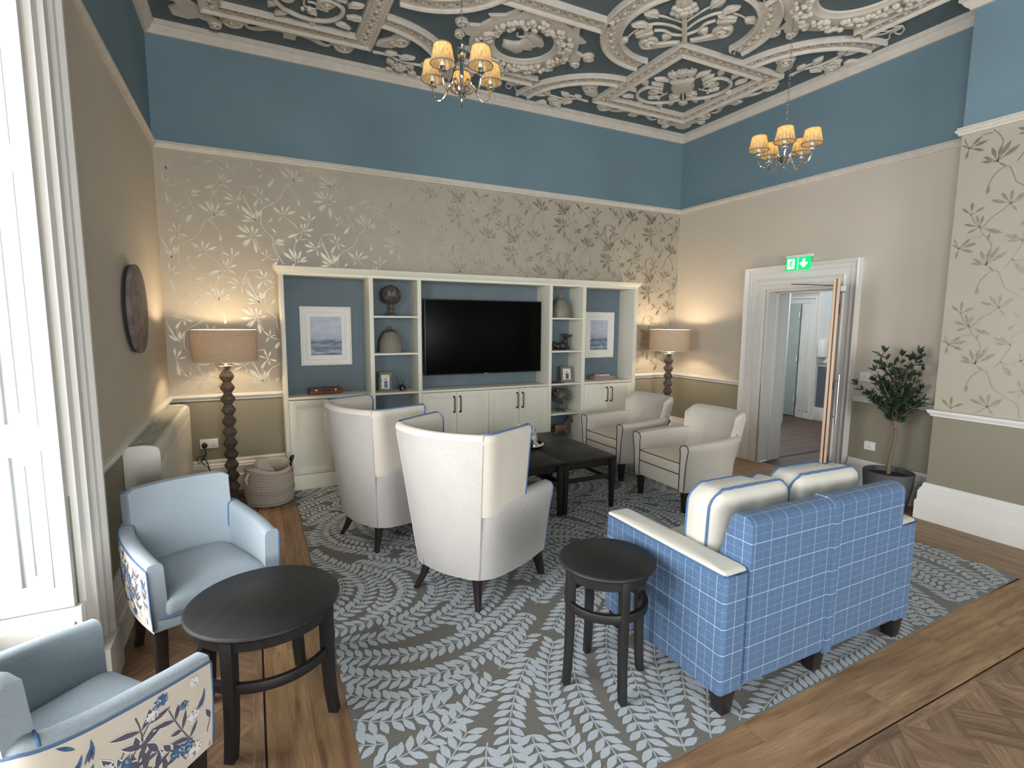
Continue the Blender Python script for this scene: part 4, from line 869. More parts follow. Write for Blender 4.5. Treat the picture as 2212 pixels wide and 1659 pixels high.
def diffuser(x, y, h, label, n=5, s=1.0, fan=0.05, mat='diffuser'):
    t = thing('reed_diffuser', label, 'diffuser', (x, y, h)); m = MB(); m.lathe([(0, 0), (0.030 * s, 0), (0.033 * s, 0.004), (0.033 * s, 0.046 * s), (0.029 * s, 0.052 * s), (0.012 * s, 0.054 * s), (0.012 * s, 0.068 * s), (0.008 * s, 0.068 * s), (0.008 * s, 0.05 * s)], 20); m.obj('bottle', mat, t)
    for i in range(n):
        a = 2 * PI * i / n + 0.4; f = fan * (0.6 + 0.4 * ((i * 7) % 3) / 2); m = MB(); m.tube([(-math.cos(a) * 0.006, -math.sin(a) * 0.006, 0.012), (math.cos(a) * f, math.sin(a) * f, (0.165 - 0.012 * (i % 3)) * s)], 0.0016, 5); m.obj('reed', 'reed', t)
diffuser(1.372, 5.30, S(0.868), 'small black reed diffuser on the left shelf beside the photo frame', 5, 1.0, 0.06)
# dark seated dog pair, goblet urn, horse
def blobs(m, L):
    for (c, r, s) in L: m.sphere(c, r, 14, 9, s)
t = thing('dog_figure', 'dark cast figure of a dog raising its head, on the right shelf', 'figurine', (3.305, 5.32, S(1.250)))
m = MB(); blobs(m, [((0.02, 0, 0.05), 0.052, (1.2, 0.8, 1.0)), ((0.045, 0, 0.10), 0.036, (0.9, 0.8, 1.2)), ((-0.05, 0, 0.045), 0.046, (1.2, 0.8, 0.95))]); m.tube([(0.04, 0.02, 0.07), (0.07, 0.028, 0.03), (0.075, 0.03, 0.008)], 0.015, 8); m.tube([(0.04, -0.02, 0.07), (0.07, -0.028, 0.03), (0.08, -0.03, 0.008)], 0.015, 8); m.obj('torso', 'ebony', t, ang=180)
m = MB(); blobs(m, [((0.055, 0, 0.160), 0.034, (1.1, 0.85, 0.95)), ((0.10, 0, 0.165), 0.017, (1.6, 0.9, 0.8))]); m.sphere((0.122, 0, 0.172), 0.010, 8, 6); m.obj('head', 'ebony', t, ang=180)
for s in (1, -1): m = MB(); m.sphere((0.035, s * 0.028, 0.175), 0.018, 10, 6, (1.0, 0.45, 1.3)); m.obj('ear', 'ebony', t, ang=180)
m = MB(); blobs(m, [((-0.10, 0.01, 0.06), 0.036, (1, 0.9, 1)), ((-0.125, -0.01, 0.085), 0.022, (1, 1, 1))]); m.tube([(-0.11, 0, 0.03), (-0.13, 0.02, 0.008)], 0.013, 8); m.tube([(-0.08, -0.02, 0.03), (-0.07, -0.03, 0.008)], 0.013, 8); m.obj('haunch', 'ebony', t, ang=180)
t = thing('goblet_urn', 'bronze artichoke goblet urn on the right shelf above the horse', 'ornament', (3.30, 5.31, S(0.515)))
m = MB(); m.lathe([(0, 0), (0.060, 0), (0.062, 0.012), (0.045, 0.02), (0.02, 0.04), (0.016, 0.075), (0.026, 0.085), (0.018, 0.095), (0.03, 0.11)], 20); m.obj('foot', 'bronze', t)
m = MB(); P = [(0.03, 0.108), (0.06, 0.125), (0.088, 0.165), (0.094, 0.205), (0.082, 0.245), (0.05, 0.27), (0.02, 0.278), (0, 0.28)]; m.lathe(P, 24)
for i in range(26):
    a = i * 2.4; q = i / 26; z = 0.13 + q * 0.135; rr = 0.094 * math.sqrt(max(0.05, 1 - ((z - 0.2) / 0.085) ** 2)) ; m.sphere((rr * math.cos(a), rr * math.sin(a), z), 0.021, 7, 5)
m.obj('cup', 'bronze', t, ang=60)
t = thing('horse_figure', 'reddish carved horse statue in the lowest right cubby', 'figurine', (3.30, 5.31, S(0.15)))
m = MB(); m.tube([(-0.085, 0, 0.155), (-0.05, 0, 0.165), (0.0, 0, 0.155), (0.055, 0, 0.165), (0.08, 0, 0.19)], [0.036, 0.047, 0.043, 0.046, 0.036], 12); m.tube([(0.06, 0, 0.17), (0.095, 0, 0.225), (0.115, 0, 0.265)], [0.042, 0.03, 0.022], 10); m.obj('barrel', 'horse', t, ang=180)
m = MB(); m.tube([(0.105, 0, 0.272), (0.13, 0, 0.262), (0.165, 0, 0.228)], [0.022, 0.021, 0.012], 10); m.tube([(0.108, 0.01, 0.28), (0.106, 0.013, 0.305)], [0.007, 0.002], 6); m.tube([(0.108, -0.01, 0.28), (0.106, -0.013, 0.305)], [0.007, 0.002], 6); m.obj('head', 'horse', t, ang=180)
m = MB(); m.tube([(0.10, 0, 0.292), (0.075, 0, 0.262), (0.052, 0, 0.215), (0.03, 0, 0.195)], [0.012, 0.014, 0.013, 0.006], 8, flat=0.6); m.obj('mane', 'ebony', t, ang=180)
m = MB(); m.tube([(-0.10, 0, 0.175), (-0.13, 0, 0.165), (-0.14, 0, 0.12), (-0.13, 0, 0.07)], [0.012, 0.016, 0.015, 0.005], 8); m.obj('tail', 'ebony', t, ang=180)
for (x, y, kx, fx) in ((0.055, 0.022, 0.075, 0.06), (0.05, -0.022, 0.10, 0.075), (-0.075, 0.022, -0.10, -0.085), (-0.07, -0.022, -0.085, -0.065)):
    m = MB(); m.tube([(x, y, 0.15), (kx, y, 0.085), (fx, y, 0.04), (fx + 0.006, y, 0.010)], [0.024, 0.014, 0.010, 0.012], 8); m.obj('leg', 'horse', t, ang=180)
box('base_slab', 'horse', -0.12, 0.11, -0.045, 0.045, 0, 0.010, t, 0.003)
t = thing('keepsake_case', 'small red-brown leather case lying in the left bookcase counter', 'case', (0.62, 5.34, 0.8885), 0.06)
box('case_body', 'leather', -0.15, 0.15, -0.06, 0.06, 0, 0.038, t, 0.005); box('case_lid', 'leather', -0.151, 0.151, -0.061, 0.061, 0.040, 0.058, t, 0.006)
for x in (-0.09, 0.09): box('clasp', 'brass', x - 0.01, x + 0.01, -0.065, -0.06, 0.028, 0.05, t, 0.002)
m = MB(); m.tube([(-0.025, -0.062, 0.034), (-0.02, -0.078, 0.03), (0.02, -0.078, 0.03), (0.025, -0.062, 0.034)], 0.004, 6); m.obj('case_handle', 'leather', t)
t = thing('keepsake_box', 'flat dusky pink box on the right bookcase counter', 'box', (3.90, 5.33, 0.8885), -0.03)
box('box_body', 'boxgrey', -0.15, 0.15, -0.07, 0.07, 0, 0.03, t, 0.002); box('box_lid', 'boxgrey', -0.153, 0.153, -0.073, 0.073, 0.030, 0.052, t, 0.003)
t = thing('closed_book', 'thin pale book lying on the flat pink box', 'book', (3.90, 5.33, 0.9415), 0.05)
box('book_cover', 'boxlid', -0.085, 0.085, -0.055, 0.055, 0, 0.003, t, 0.001); box('page_block', 'ink_white', -0.080, 0.082, -0.052, 0.052, 0.003, 0.011, t, 0.0005); box('book_cover', 'boxlid', -0.085, 0.085, -0.055, 0.055, 0.011, 0.014, t, 0.001)
o = box('thin_magazine', 'leather', -0.09, 0.06, -0.07, 0.05, 0, 0.008, None, 0.001); o.location = (3.21, 5.27, S(0.868)); o.rotation_euler.z = 0.1; tag(o, 'thin dark red notebook beside the photo frame on the right shelf', 'notebook')

# ------------------------------------------------------------ floor lamps
def floor_lamp(loc, label):
    t = thing('floor_lamp', label, 'floor lamp', loc, 0.3, 'turned wooden floor lamps')
    m = MB(); m.box(-0.15, 0.15, -0.15, 0.15, 0, 0.035); m.box(-0.125, 0.125, -0.125, 0.125, 0.035, 0.062); m.obj('lamp_base', 'rustic', t, bevel=0.006)
    m = MB(); m.lathe([(0.07, 0.06), (0.072, 0.078), (0.045, 0.09), (0.032, 0.105)], 10); m.obj('column_foot', 'rustic', t, ang=30)
    z = 0.105; sp = 0.0965
    for i in range(11):
        b = MB(); b.lathe([(0.030, 0), (0.056, sp * 0.42), (0.0575, sp * 0.5), (0.056, sp * 0.58), (0.030, sp)], 10, a0=i * 0.3); b.obj('column_node', 'rustic', t, ang=30).location = (0, 0, z + i * sp)
    zt = z + 11 * sp
    m = MB(); m.lathe([(0.028, zt), (0.054, zt + 0.035), (0.056, zt + 0.042), (0.02, zt + 0.044), (0.012, zt + 0.09), (0.012, zt + 0.13)], 14); m.obj('lamp_holder', 'steel', t)
    R = 0.248; z0, z1 = 1.252, 1.512; m = MB()
    m.lathe([(R, z0), (R, z1), (R - 0.003, z1), (R - 0.003, z0), (R, z0)], 64, caps=False); m.obj('lamp_shade', 'linen', t)
    for zz in (z0, z1): b = MB(); b.tube([(R * math.cos(a * PI / 24), R * math.sin(a * PI / 24), zz) for a in range(48)], 0.0035, 6, closed=True); b.obj('shade_rim', 'cushion', t)
    m = MB()
    for a in (0, 2.094, 4.189): m.tube([(0.012 * math.cos(a), 0.012 * math.sin(a), zt + 0.06), ((R - 0.003) * math.cos(a), (R - 0.003) * math.sin(a), z0 + 0.004)], 0.002, 5)
    m.obj('shade_carrier', 'steel', t)
    m = MB(); m.lathe([(0.014, 0), (0.018, 0.02), (0.03, 0.05), (0.028, 0.075), (0.012, 0.09), (0, 0.093)], 14); b = m.obj('light_bulb', 'bulb', t); b.location = (0, 0, zt + 0.055)
    point('lamp_glow', (loc[0], loc[1], z0 + 0.17), 8.5, (1.0, 0.80, 0.56), 0.04); return t
floor_lamp((-0.205, 5.05, 0), 'tall turned-wood floor lamp with linen drum shade in the left corner')
floor_lamp((4.735, 5.06, 0), 'tall turned-wood floor lamp with linen drum shade in the far right corner')

# ------------------------------------------------------------ chandeliers
def chandelier(loc, rz, label):
    """loc: bottom tip of the finial"""
    t = thing('chandelier', label, 'chandelier', loc, rz, 'five-arm nickel chandeliers'); SC = 0.9; t.scale = (SC, SC, SC)
    m = MB(); m.lathe([(0, 0), (0.006, 0.004), (0.010, 0.016), (0.004, 0.03), (0.012, 0.036), (0.012, 0.042), (0.03, 0.050), (0.034, 0.055), (0.044, 0.062), (0.046, 0.068), (0.058, 0.082), (0.058, 0.09), (0.03, 0.10), (0.012, 0.108), (0.010, 0.12)], 28); m.obj('lower_bowl', 'chrome', t, ang=40)
    m = MB(); m.lathe([(0.012, 0.105), (0.012, 0.15), (0.017, 0.16), (0.012, 0.172), (0.011, 0.24), (0.020, 0.246), (0.020, 0.252), (0.01, 0.258)], 20); m.obj('stem', 'chrome', t)
    m = MB(); m.sphere((0, 0, 0.292), 0.031, 16, 10, (1, 1, 1.1)); m.obj('glass_ball', 'chrome', t)
    m = MB(); m.lathe([(0.008, 0.322), (0.022, 0.328), (0.024, 0.336), (0.010, 0.345), (0.006, 0.36), (0, 0.362)], 18); m.obj('top_cap', 'chrome', t)
    m = MB(); z = 0.355; top = (ZC - loc[2]) / SC - 0.02; k = 0
    while z < top:
        pts = []
        for i in range(8):
            a = 2 * PI * i / 8; u, v = 0.0065 * math.cos(a), 0.016 * math.sin(a); pts.append((u if k % 2 else 0, 0 if k % 2 else u, z + 0.013 + v))
        m.tube(pts, 0.0018, 5, closed=True); z += 0.0265; k += 1
    m.obj('chain', 'chrome', t)
    m = MB(); m.lathe([(0.05, top + 0.02), (0.05, top + 0.0), (0.03, top - 0.02), (0.008, top - 0.03), (0, top - 0.03)], 20); m.obj('ceiling_rose', 'chrome', t)
    for i in range(5):
        a = 2 * PI * i / 5; c, s = math.cos(a), math.sin(a); R = 0.192
        P = smooth_pts([(0.03 * c, 0.03 * s, 0.095), (0.055 * c, 0.055 * s, 0.122), (0.085 * c, 0.085 * s, 0.105), (0.105 * c, 0.105 * s, 0.062), (0.14 * c, 0.14 * s, 0.026), (0.175 * c, 0.175 * s, 0.040), (R * c, R * s, 0.085), (R * c, R * s, 0.105)], 5)
        m = MB(); m.tube(P, 0.0062, 8); arm = m.obj('arm', 'chrome', t)
        m = MB(); m.lathe([(0.008, 0.10), (0.008, 0.108), (0.025, 0.113), (0.026, 0.118), (0.015, 0.124), (0.017, 0.142), (0.012, 0.146)], 16, c=(R * c, R * s, 0)); m.obj('drip_pan', 'chrome', arm)
        m = MB(); m.lathe([(0.0125, 0.142), (0.0125, 0.196), (0, 0.196)], 12, c=(R * c, R * s, 0)); m.obj('candle_tube', 'cushion', arm)
        m = MB(); m.lathe([(0.006, 0.195), (0.014, 0.214), (0.012, 0.232), (0.003, 0.252), (0, 0.254)], 10, c=(R * c, R * s, 0)); m.obj('light_bulb', 'bulb', arm)
        m = MB(); n = 48; r0, r1, h0, h1 = 0.073, 0.051, 0.155, 0.262; rings = []
        for q in (0, 0.33, 0.66, 1): rings.append([((r0 + (r1 - r0) * q + 0.0011 * (j % 2)) * math.cos(2 * PI * j / n), (r0 + (r1 - r0) * q + 0.0011 * (j % 2)) * math.sin(2 * PI * j / n), h0 + (h1 - h0) * q) for j in range(n)])
        m.loft(rings, True, False); sh = m.obj('pleated_shade', 'pleat', t, ang=180); sh.location = (R * c, R * s, 0)
        for rr, hh in ((r0 + 0.001, h0), (r1 + 0.001, h1)): b = MB(); b.tube([(rr * math.cos(q * PI / 16), rr * math.sin(q * PI / 16), hh) for q in range(32)], 0.0036, 6, closed=True); b.obj('shade_trim', 'frame_grey', sh)
        m = MB()
        for q in (0.6, 2.7, 4.8): m.tube([(0.015 * math.cos(q), 0.015 * math.sin(q), h0 + 0.03), (r0 * math.cos(q), r0 * math.sin(q), h0 + 0.003)], 0.0012, 4)
        m.tube([(0.0165 * math.cos(q * PI / 8), 0.0165 * math.sin(q * PI / 8), h0 + 0.03) for q in range(16)], 0.0015, 4, closed=True); m.obj('shade_ring', 'bronze', sh)
        ca, sa = math.cos(rz), math.sin(rz); X, Y = R * c * ca - R * s * sa, R * c * sa + R * s * ca
        point('bulb_glow', (loc[0] + X * SC, loc[1] + Y * SC, loc[2] + 0.222 * SC), 4.2, (1.0, 0.74, 0.42), 0.012)
    return t
chandelier((1.13, 2.94, 2.828), math.radians(69), 'five-arm nickel chandelier with pleated cream shades, the nearer and larger-looking one')
chandelier((3.42, 2.60, 2.675), math.radians(216), 'five-arm nickel chandelier with pleated cream shades hanging by the doorway wall')
# ------------------------------------------------------------ upholstery helpers
def rrect(x0, x1, y0, y1, r, n=4):
    out = []
    for cx, cy, a0 in ((x1 - r, y1 - r, 0), (x0 + r, y1 - r, 90), (x0 + r, y0 + r, 180), (x1 - r, y0 + r, 270)):
        for i in range(n + 1): a = math.radians(a0 + 90 * i / n); out.append((cx + r * math.cos(a), cy + r * math.sin(a)))
    return out
def pillow(m, x0, x1, y0, y1, z0, z1, r=0.03, dome=0.02, n=5, sag=0):
    """cushion: rounded plan outline, domed top and bottom"""
    rings = []
    for s, z in ((0.55, z0 - dome * 0.2), (0.9, z0), (0.985, z0 + r * 0.35), (1, z0 + r), (1, z1 - r), (0.985, z1 - r * 0.35), (0.93, z1), (0.75, z1 + dome * 0.6), (0.4, z1 + dome)):
        cx, cy = (x0 + x1) / 2, (y0 + y1) / 2; ix, iy = (x1 - x0) / 2 * (1 - s), (y1 - y0) / 2 * (1 - s); rad = min(r * 1.2, (x1 - x0) / 2 - ix - 1e-3, (y1 - y0) / 2 - iy - 1e-3)
        rings.append([(px, py, z) for px, py in rrect(x0 + ix, x1 - ix, y0 + iy, y1 - iy, rad, n)])
    m.loft(rings, True, True)
def pipe(parent, pts, mat, r=0.0045, closed=False, name='piping', sm=4):
    m = MB(); m.tube(smooth_pts(pts, sm, closed) if sm else pts, r, 6, closed=closed); return m.obj(name, mat, parent, ang=180)
def taper_leg(parent, x, y, z1, w0, w1, dx=0, dy=0, mat='leg', name='leg', curve=0):
    m = MB(); rings = []
    for i in range(5):
        q = i / 4; w = (w1 + (w0 - w1) * q) / 2; k = (1 - q); ox, oy = dx * (k ** 1.6 if curve else k), dy * (k ** 1.6 if curve else k)
        rings.append([(x + ox + sx * w, y + oy + sy * w, z1 * q) for sx, sy in ((-1, -1), (1, -1), (1, 1), (-1, 1))])
    m.loft(rings, True, True); return m.obj(name, mat, parent, bevel=0.003)
# ------------------------------------------------------------ curved wing chairs (x = forward, y = left)
def wing_chair(loc, rz, label):
    t = thing('wing_armchair', label, 'armchair', loc, rz, 'pale curved wing armchairs')
    Z0, Z1 = 0.165, 0.992
    def outer(tt, z, H=None):
        s = max(0, min(1, (z - Z0) / (Z1 - Z0)))
        K = [(0.035 + 0.0 * s - 0.08 * (1 - s), -0.335 - 0.030 * s), (-0.17 - 0.03 * s, -0.305 - 0.05 * s), (-0.27 - 0.085 * s, -0.225 - 0.085 * s), (-0.315 - 0.115 * s, 0)]
        K = K + [(x, -y) for x, y in K[:3][::-1]]; n = len(K) - 1
        u = (tt + 1) / 2 * n; i = min(int(u), n - 1); f = u - i
        def g(j):
            if j < 0: return (2 * K[0][0] - K[1][0], 2 * K[0][1] - K[1][1])
            if j > n: return (2 * K[n][0] - K[n - 1][0], 2 * K[n][1] - K[n - 1][1])
            return K[j]
        p0, p1, p2, p3 = g(i - 1), g(i), g(i + 1), g(i + 2)
        return tuple(0.5 * (2 * p1[a] + (p2[a] - p0[a]) * f + (2 * p0[a] - 5 * p1[a] + 4 * p2[a] - p3[a]) * f * f + (3 * p1[a] - p0[a] - 3 * p2[a] + p3[a]) * f ** 3) for a in (0, 1))
    def nrm(tt, z):
        a, b = Vector(outer(max(-1, tt - 0.03), z)), Vector(outer(min(1, tt + 0.03), z)); d = (b - a).normalized(); return Vector((-d.y, d.x))   # outward
    def ztop(tt): return Z1 + 0.004 * abs(tt)
    # back shell: outside suede, top roll and inside in cream
    def shell(t0, t1, zb, th_, n, cap=True):
        R = []
        for i in range(n + 1):
            tt = t0 + (t1 - t0) * i / n; H = ztop(tt); ring = []
            for z in [zb + (H - 0.035 - zb) * q / 7 for q in range(8)]:
                p = outer(tt, z); ring.append((p[0], p[1], z))
            nn = nrm(tt, H); p = outer(tt, H)
            for a in (20, 50, 80, 110, 140, 165):
                ar = math.radians(a); ring.append((p[0] - nn.x * th_ * (1 - math.cos(ar)) / 2 + nn.x * 0.012 * math.sin(ar), p[1] - nn.y * th_ * (1 - math.cos(ar)) / 2 + nn.y * 0.012 * math.sin(ar), H - 0.035 + 0.05 * math.sin(ar)))
            for q in range(6):
                z = H - 0.04 - (H - 0.04 - 0.36) * q / 5; p2 = outer(tt, z); n2 = nrm(tt, z); ring.append((p2[0] - n2.x * th_, p2[1] - n2.y * th_, z))
            R.append(ring)
        return R
    th_ = 0.075; n = 30; R = shell(-1, 1, 0.165, th_, n); m = MB(); tl = 0.395
    def part(i0, i1, j0, j1, name, mat, close=False, thick=True):
        b = MB(); rr = [r_[j0:j1] for r_ in R[i0:i1 + 1]]; k = len(rr[0]); b.loft(rr, False, False); return b.obj(name, mat, t, ang=70)
    seam = [i for i in range(n + 1) if abs(-1 + 2 * i / n) <= tl]; a, b_ = seam[0], seam[-1]; NR = len(R[0])
    part(a, b_, 0, 9, 'back_panel', 'suede'); part(a, b_, 8, NR, 'inner_back', 'cream_cloth')
    RW = [[(x, y, max(z, 0.515)) for x, y, z in q] for q in shell(-1, 1, 0.548, th_, n)]
    for (i0, i1) in ((0, a), (b_, n)):
        b = MB(); rr = RW[i0:i1 + 1]; b.loft(rr, True, True); b.obj('wing', 'cream_cloth', t, ang=60)
    # piping down the wing fronts and along seams
    for i, s in ((0, -1), (n, 1)):
        ring = [q for q in R[i] if q[2] > 0.50]; pipe(t, [(q[0] + 0.006, q[1], q[2]) for q in ring[:13]], 'pipe_blue', 0.005, sm=0)
    for i, s in ((a, -1), (b_, 1)):
        tops = [R[j][10] for j in (range(0, a + 1) if s < 0 else range(b_, n + 1))]
        pipe(t, [(q[0], q[1], q[2] + 0.002) for q in tops], 'pipe_blue', 0.005, sm=0)
        sp = [(q[0] * 1.003, q[1] * 1.003, q[2]) for q in R[i][0:8]]; pipe(t, sp, 'suede', 0.003, name='seam', sm=0)
        tr = [R[i][j] for j in range(8, 14)]; pipe(t, [(q[0], q[1], q[2] + 0.002) for q in tr], 'suede', 0.0035, name='seam', sm=0)
    # arms: lower sides with rolled tops
    for s in (-1, 1):
        rings = []; N_ = 14
        for i in range(N_ + 1):
            q = i / N_
            A = [(-0.299, 0.253), (-0.262, 0.289), (-0.19, 0.322), (-0.02, 0.344), (0.12, 0.358), (0.30, 0.352)]
            P = smooth_pts([(x, y, 0) for x, y in A], 5); u = q * (len(P) - 1); k = min(int(u), len(P) - 2); p = P[k].lerp(P[k + 1], u - k)
            B = [(-0.270, 0.225), (-0.236, 0.256), (-0.18, 0.288), (-0.04, 0.315), (0.12, 0.325), (0.285, 0.318)]; Pb = smooth_pts([(x, y, 0) for x, y in B], 5); pb = Pb[k].lerp(Pb[k + 1], u - k)
            H = 0.56 + 0.05 * math.sin(q * PI * 0.75); fx = min(1, q * 6)
            ring = [(pb.x + (0.008 if i == N_ else 0), s * pb.y, 0.165), (p.x * 0.5 + pb.x * 0.5, s * (p.y * 0.45 + pb.y * 0.55), 0.30), (p.x, s * (p.y - 0.004), 0.45), (p.x, s * (p.y + 0.014 * fx), H - 0.045), (p.x, s * (p.y + 0.016 * fx), H - 0.015), (p.x, s * (p.y + 0.002), H + 0.008), (p.x, s * (p.y - 0.035), H + 0.016), (p.x, s * (p.y - 0.068), H + 0.006), (p.x, s * (p.y - 0.085), H - 0.02), (p.x, s * (p.y - 0.088), H - 0.06), (p.x, s * (p.y - 0.09), 0.30), (p.x, s * (p.y - 0.09), 0.165)]
            rings.append(ring)
        m = MB(); m.loft(rings, True, True); m.obj('arm', 'suede', t, ang=50)
        f = rings[-1]; pipe(t, [(x + 0.004, y, z) for x, y, z in f[:10]], 'pipe_blue', 0.0045, sm=0)
    m = MB(); m.prism([(0.27, -0.27), (0.30, 0), (0.27, 0.27), (-0.20, 0.22), (-0.27, 0), (-0.20, -0.22)], 0.166, 0.34); m.obj('seat_base', 'suede', t, bevel=0.02)
    m = MB(); pillow(m, -0.24, 0.33, -0.262, 0.262, 0.335, 0.455, 0.03, 0.025); m.obj('seat_cushion', 'cream_cloth', t, ang=60)
    for s in (-1, 1):
        taper_leg(t, -0.235, s * 0.185, 0.17, 0.046, 0.026, -0.055, s * 0.048, curve=1); taper_leg(t, 0.255, s * 0.275, 0.17, 0.055, 0.034, 0.03, s * 0.03)
    return t
wing_chair((1.185, 2.868, 0.0085), math.radians(30.7), 'high-backed pale suede wing armchair in front, nearest the small round table')
wing_chair((0.895, 3.83, 0.0085), math.radians(21), 'high-backed pale suede wing armchair behind the first, nearest the bookcase')

# ------------------------------------------------------------ button-back tub chairs (x = forward)
def tub_chair(loc, rz, label):
    t = thing('tub_armchair', label, 'armchair', loc, rz, 'cream button-back armchairs'); P_ = 'pipe_dark'
    XF = 0.36
    for s in (-1, 1):
        def at(q):
            P = smooth_pts([(XF, 0.335, 0), (0.15, 0.345, 0), (-0.08, 0.335, 0), (-0.25, 0.285, 0), (-0.315, 0.20, 0)], 5); u = q * (len(P) - 1); k = min(int(u), len(P) - 2); p = P[k].lerp(P[k + 1], u - k); d = (P[k + 1] - P[k]).normalized(); return p, Vector((d.y, -d.x, 0))
        rings = []; N_ = 16
        for i in range(N_ + 1):
            q = i / N_; p, nn = at(q); H = 0.585 + 0.035 * q; fl = 0.02 + 0.03 * q; w = 0.075
            def pt(o, z): v = p + nn * o; return (v.x, s * v.y, z)
            rings.append([pt(-0.018, 0.185), pt(-0.012, 0.30), pt(-0.004, 0.42), pt(fl * 0.5, H - 0.075), pt(fl, H - 0.035), pt(fl - 0.008, H - 0.008), pt(fl - 0.034, H + 0.004), pt(-w - 0.004 + 0.012, H - 0.006), pt(-w - 0.008, H - 0.035), pt(-w, H - 0.08), pt(-w - 0.002, 0.42), pt(-w - 0.004, 0.185)])
        m = MB(); m.loft(rings, True, True); m.obj('arm', 'cream_cloth', t, ang=50)
        f = rings[0]; pipe(t, [(x + 0.003, y, z) for x, y, z in f], P_, 0.0042, sm=0)
    # back with gentle wings
    H0, H1 = 0.33, 0.805; rings = []; n = 34
    for i in range(n + 1):
        v = -1 + 2 * i / n; W = 0.318; y = W * v; bow = 0.055 * v * v + 0.03 * max(0, abs(v) - 0.7) / 0.3
        top = H1 - 0.035 * max(0, (abs(v) - 0.88) / 0.12) ** 2.2; ring = []
        for z, back in ((H0, 0), (0.45, 1), (0.6, 1), (0.72, 1), (top - 0.02, 1), (top, 0.6), (top, 0.3)):
            lean = (z - H0) * 0.26
            wy = y * (0.80 + 0.17 * min(1, (z - H0) / 0.46)); ring.append((-0.335 - lean * 0.65 + bow * 0.8 + (0.012 if z == top and back == 0.6 else 0.0) + (0.05 if back == 0.3 else 0), wy, z + (0.008 if back in (0.6, 0.3) else 0)))
        for z in (top - 0.03, 0.68, 0.58, 0.48, H0):
            lean = (z - H0) * 0.26; wy = y * (0.80 + 0.17 * min(1, (z - H0) / 0.46)) * 0.985
            dim = 0.0
            for by, bz in ((-0.11, 0.56), (0.11, 0.56)):
                dd = math.hypot(wy - by, z - bz); dim += 0.022 * math.exp(-(dd / 0.05) ** 2)
            ring.append((-0.215 - lean * 0.75 + bow - dim, wy, z))
        rings.append(ring)
    m = MB(); m.loft(rings, True, True); m.obj('backrest', 'cream_cloth', t, ang=60)
    for by in (-0.11, 0.11): m = MB(); m.sphere((-0.215 - 0.23 * 0.26 * 0.75 - 0.012, by, 0.56), 0.012, 12, 8, (0.6, 1, 1)); m.obj('button', 'cream_cloth', t)
    for s in (-1, 1): pipe(t, [(-0.19, s * 0.262, 0.45), (-0.212, s * 0.266, 0.53), (-0.235, s * 0.272, 0.595), (-0.262, s * 0.290, 0.622)], P_, 0.0038)
    m = MB(); m.prism([(XF - 0.012, -0.262), (XF - 0.012, 0.262), (-0.30, 0.21), (-0.33, 0), (-0.30, -0.21)], 0.19, 0.335); m.obj('seat_base', 'cream_cloth', t, bevel=0.012)
    m = MB(); pillow(m, -0.24, XF + 0.004, -0.258, 0.258, 0.325, 0.43, 0.018, 0.016, 5); m.obj('seat_cushion', 'inner_cloth', t, ang=50)
    for z in (0.425, 0.332): pipe(t, [(XF - 0.05, -0.259, z), (XF - 0.004, -0.245, z), (XF + 0.002, -0.22, z), (XF + 0.003, 0, z), (XF + 0.002, 0.22, z), (XF - 0.004, 0.245, z), (XF - 0.05, 0.259, z)], P_, 0.004)
    # curved outer back panel below the backrest
    m = MB(); rings = []
    for i in range(9):
        v = -1 + 2 * i / 8; y = 0.215 * v; x = -0.350 + 0.04 * v * v; rings.append([(x + 0.02, y, 0.185), (x - 0.005, y, 0.36), (x - 0.02, y, 0.5), (x + 0.06, y, 0.5), (x + 0.06, y, 0.185)])
    m.loft(rings, True, True); m.obj('outer_back', 'cream_cloth', t, ang=50)
    for s in (-1, 1): taper_leg(t, XF - 0.05, s * 0.285, 0.19, 0.056, 0.038); taper_leg(t, -0.28, s * 0.20, 0.19, 0.05, 0.034, -0.09, s * 0.02, curve=1)
    return t
tub_chair((3.515, 3.44, 0.0085), math.radians(179), 'cream button-back armchair with dark piping, the nearer of the pair by the door')
tub_chair((3.585, 4.40, 0.0085), math.radians(181), 'cream button-back armchair with dark piping, the farther one by the bookcase')

# ------------------------------------------------------------ sofa (faces +y)
sf = thing('loveseat_sofa', 'two-seat sofa in blue windowpane-check cloth with ivory cushions, seen from behind', 'sofa', (2.29, 1.36, 0.0085), 0.004)
W2_ = 0.68
def prof_arm(s):
    m = MB(); x0, x1 = (W2_ - 0.135, W2_) if s > 0 else (-W2_, -W2_ + 0.135)
    rings = []
    for y, g in ((0.0, 0.012), (0.012, 0), (0.75, 0), (0.768, 0.012)): rings.append([(x0 + g, y, 0.10), (x1 - g, y, 0.10), (x1 - g, y, 0.60 - 0.004 * 0), (x0 + g, y, 0.60)])
    m.loft(rings, True, True); m.obj('arm', 'plaid', sf, bevel=0.006)
    m = MB(); pillow(m, x0 + 0.004, x1 - 0.004, 0.006, 0.764, 0.598, 0.622, 0.012, 0.008); m.obj('arm_top', 'cushion', sf, ang=60)
    pipe(sf, [(x0 + 0.006, 0.012, 0.603), (x0 + 0.006, 0.758, 0.603), (x1 - 0.006, 0.762, 0.603), (x1 - 0.004, 0.004, 0.603)], 'pipe_blue', 0.0055, closed=True, sm=0)
for s in (-1, 1): prof_arm(s)
def backhalf(x0, x1):
    m = MB(); Pf = [(0.012, 0.10), (0.0, 0.13), (0.0, 0.785), (0.010, 0.806), (0.032, 0.818), (0.075, 0.82), (0.098, 0.810), (0.11, 0.79), (0.20, 0.46), (0.20, 0.10)]
    m.loft([[(x, y, z) for y, z in Pf] for x in (x0, x0 + 0.01, x1 - 0.01, x1)], True, True)
    return m.obj('back_panel', 'plaid', sf, bevel=0.004, ang=40)
BXW = W2_ - 0.137
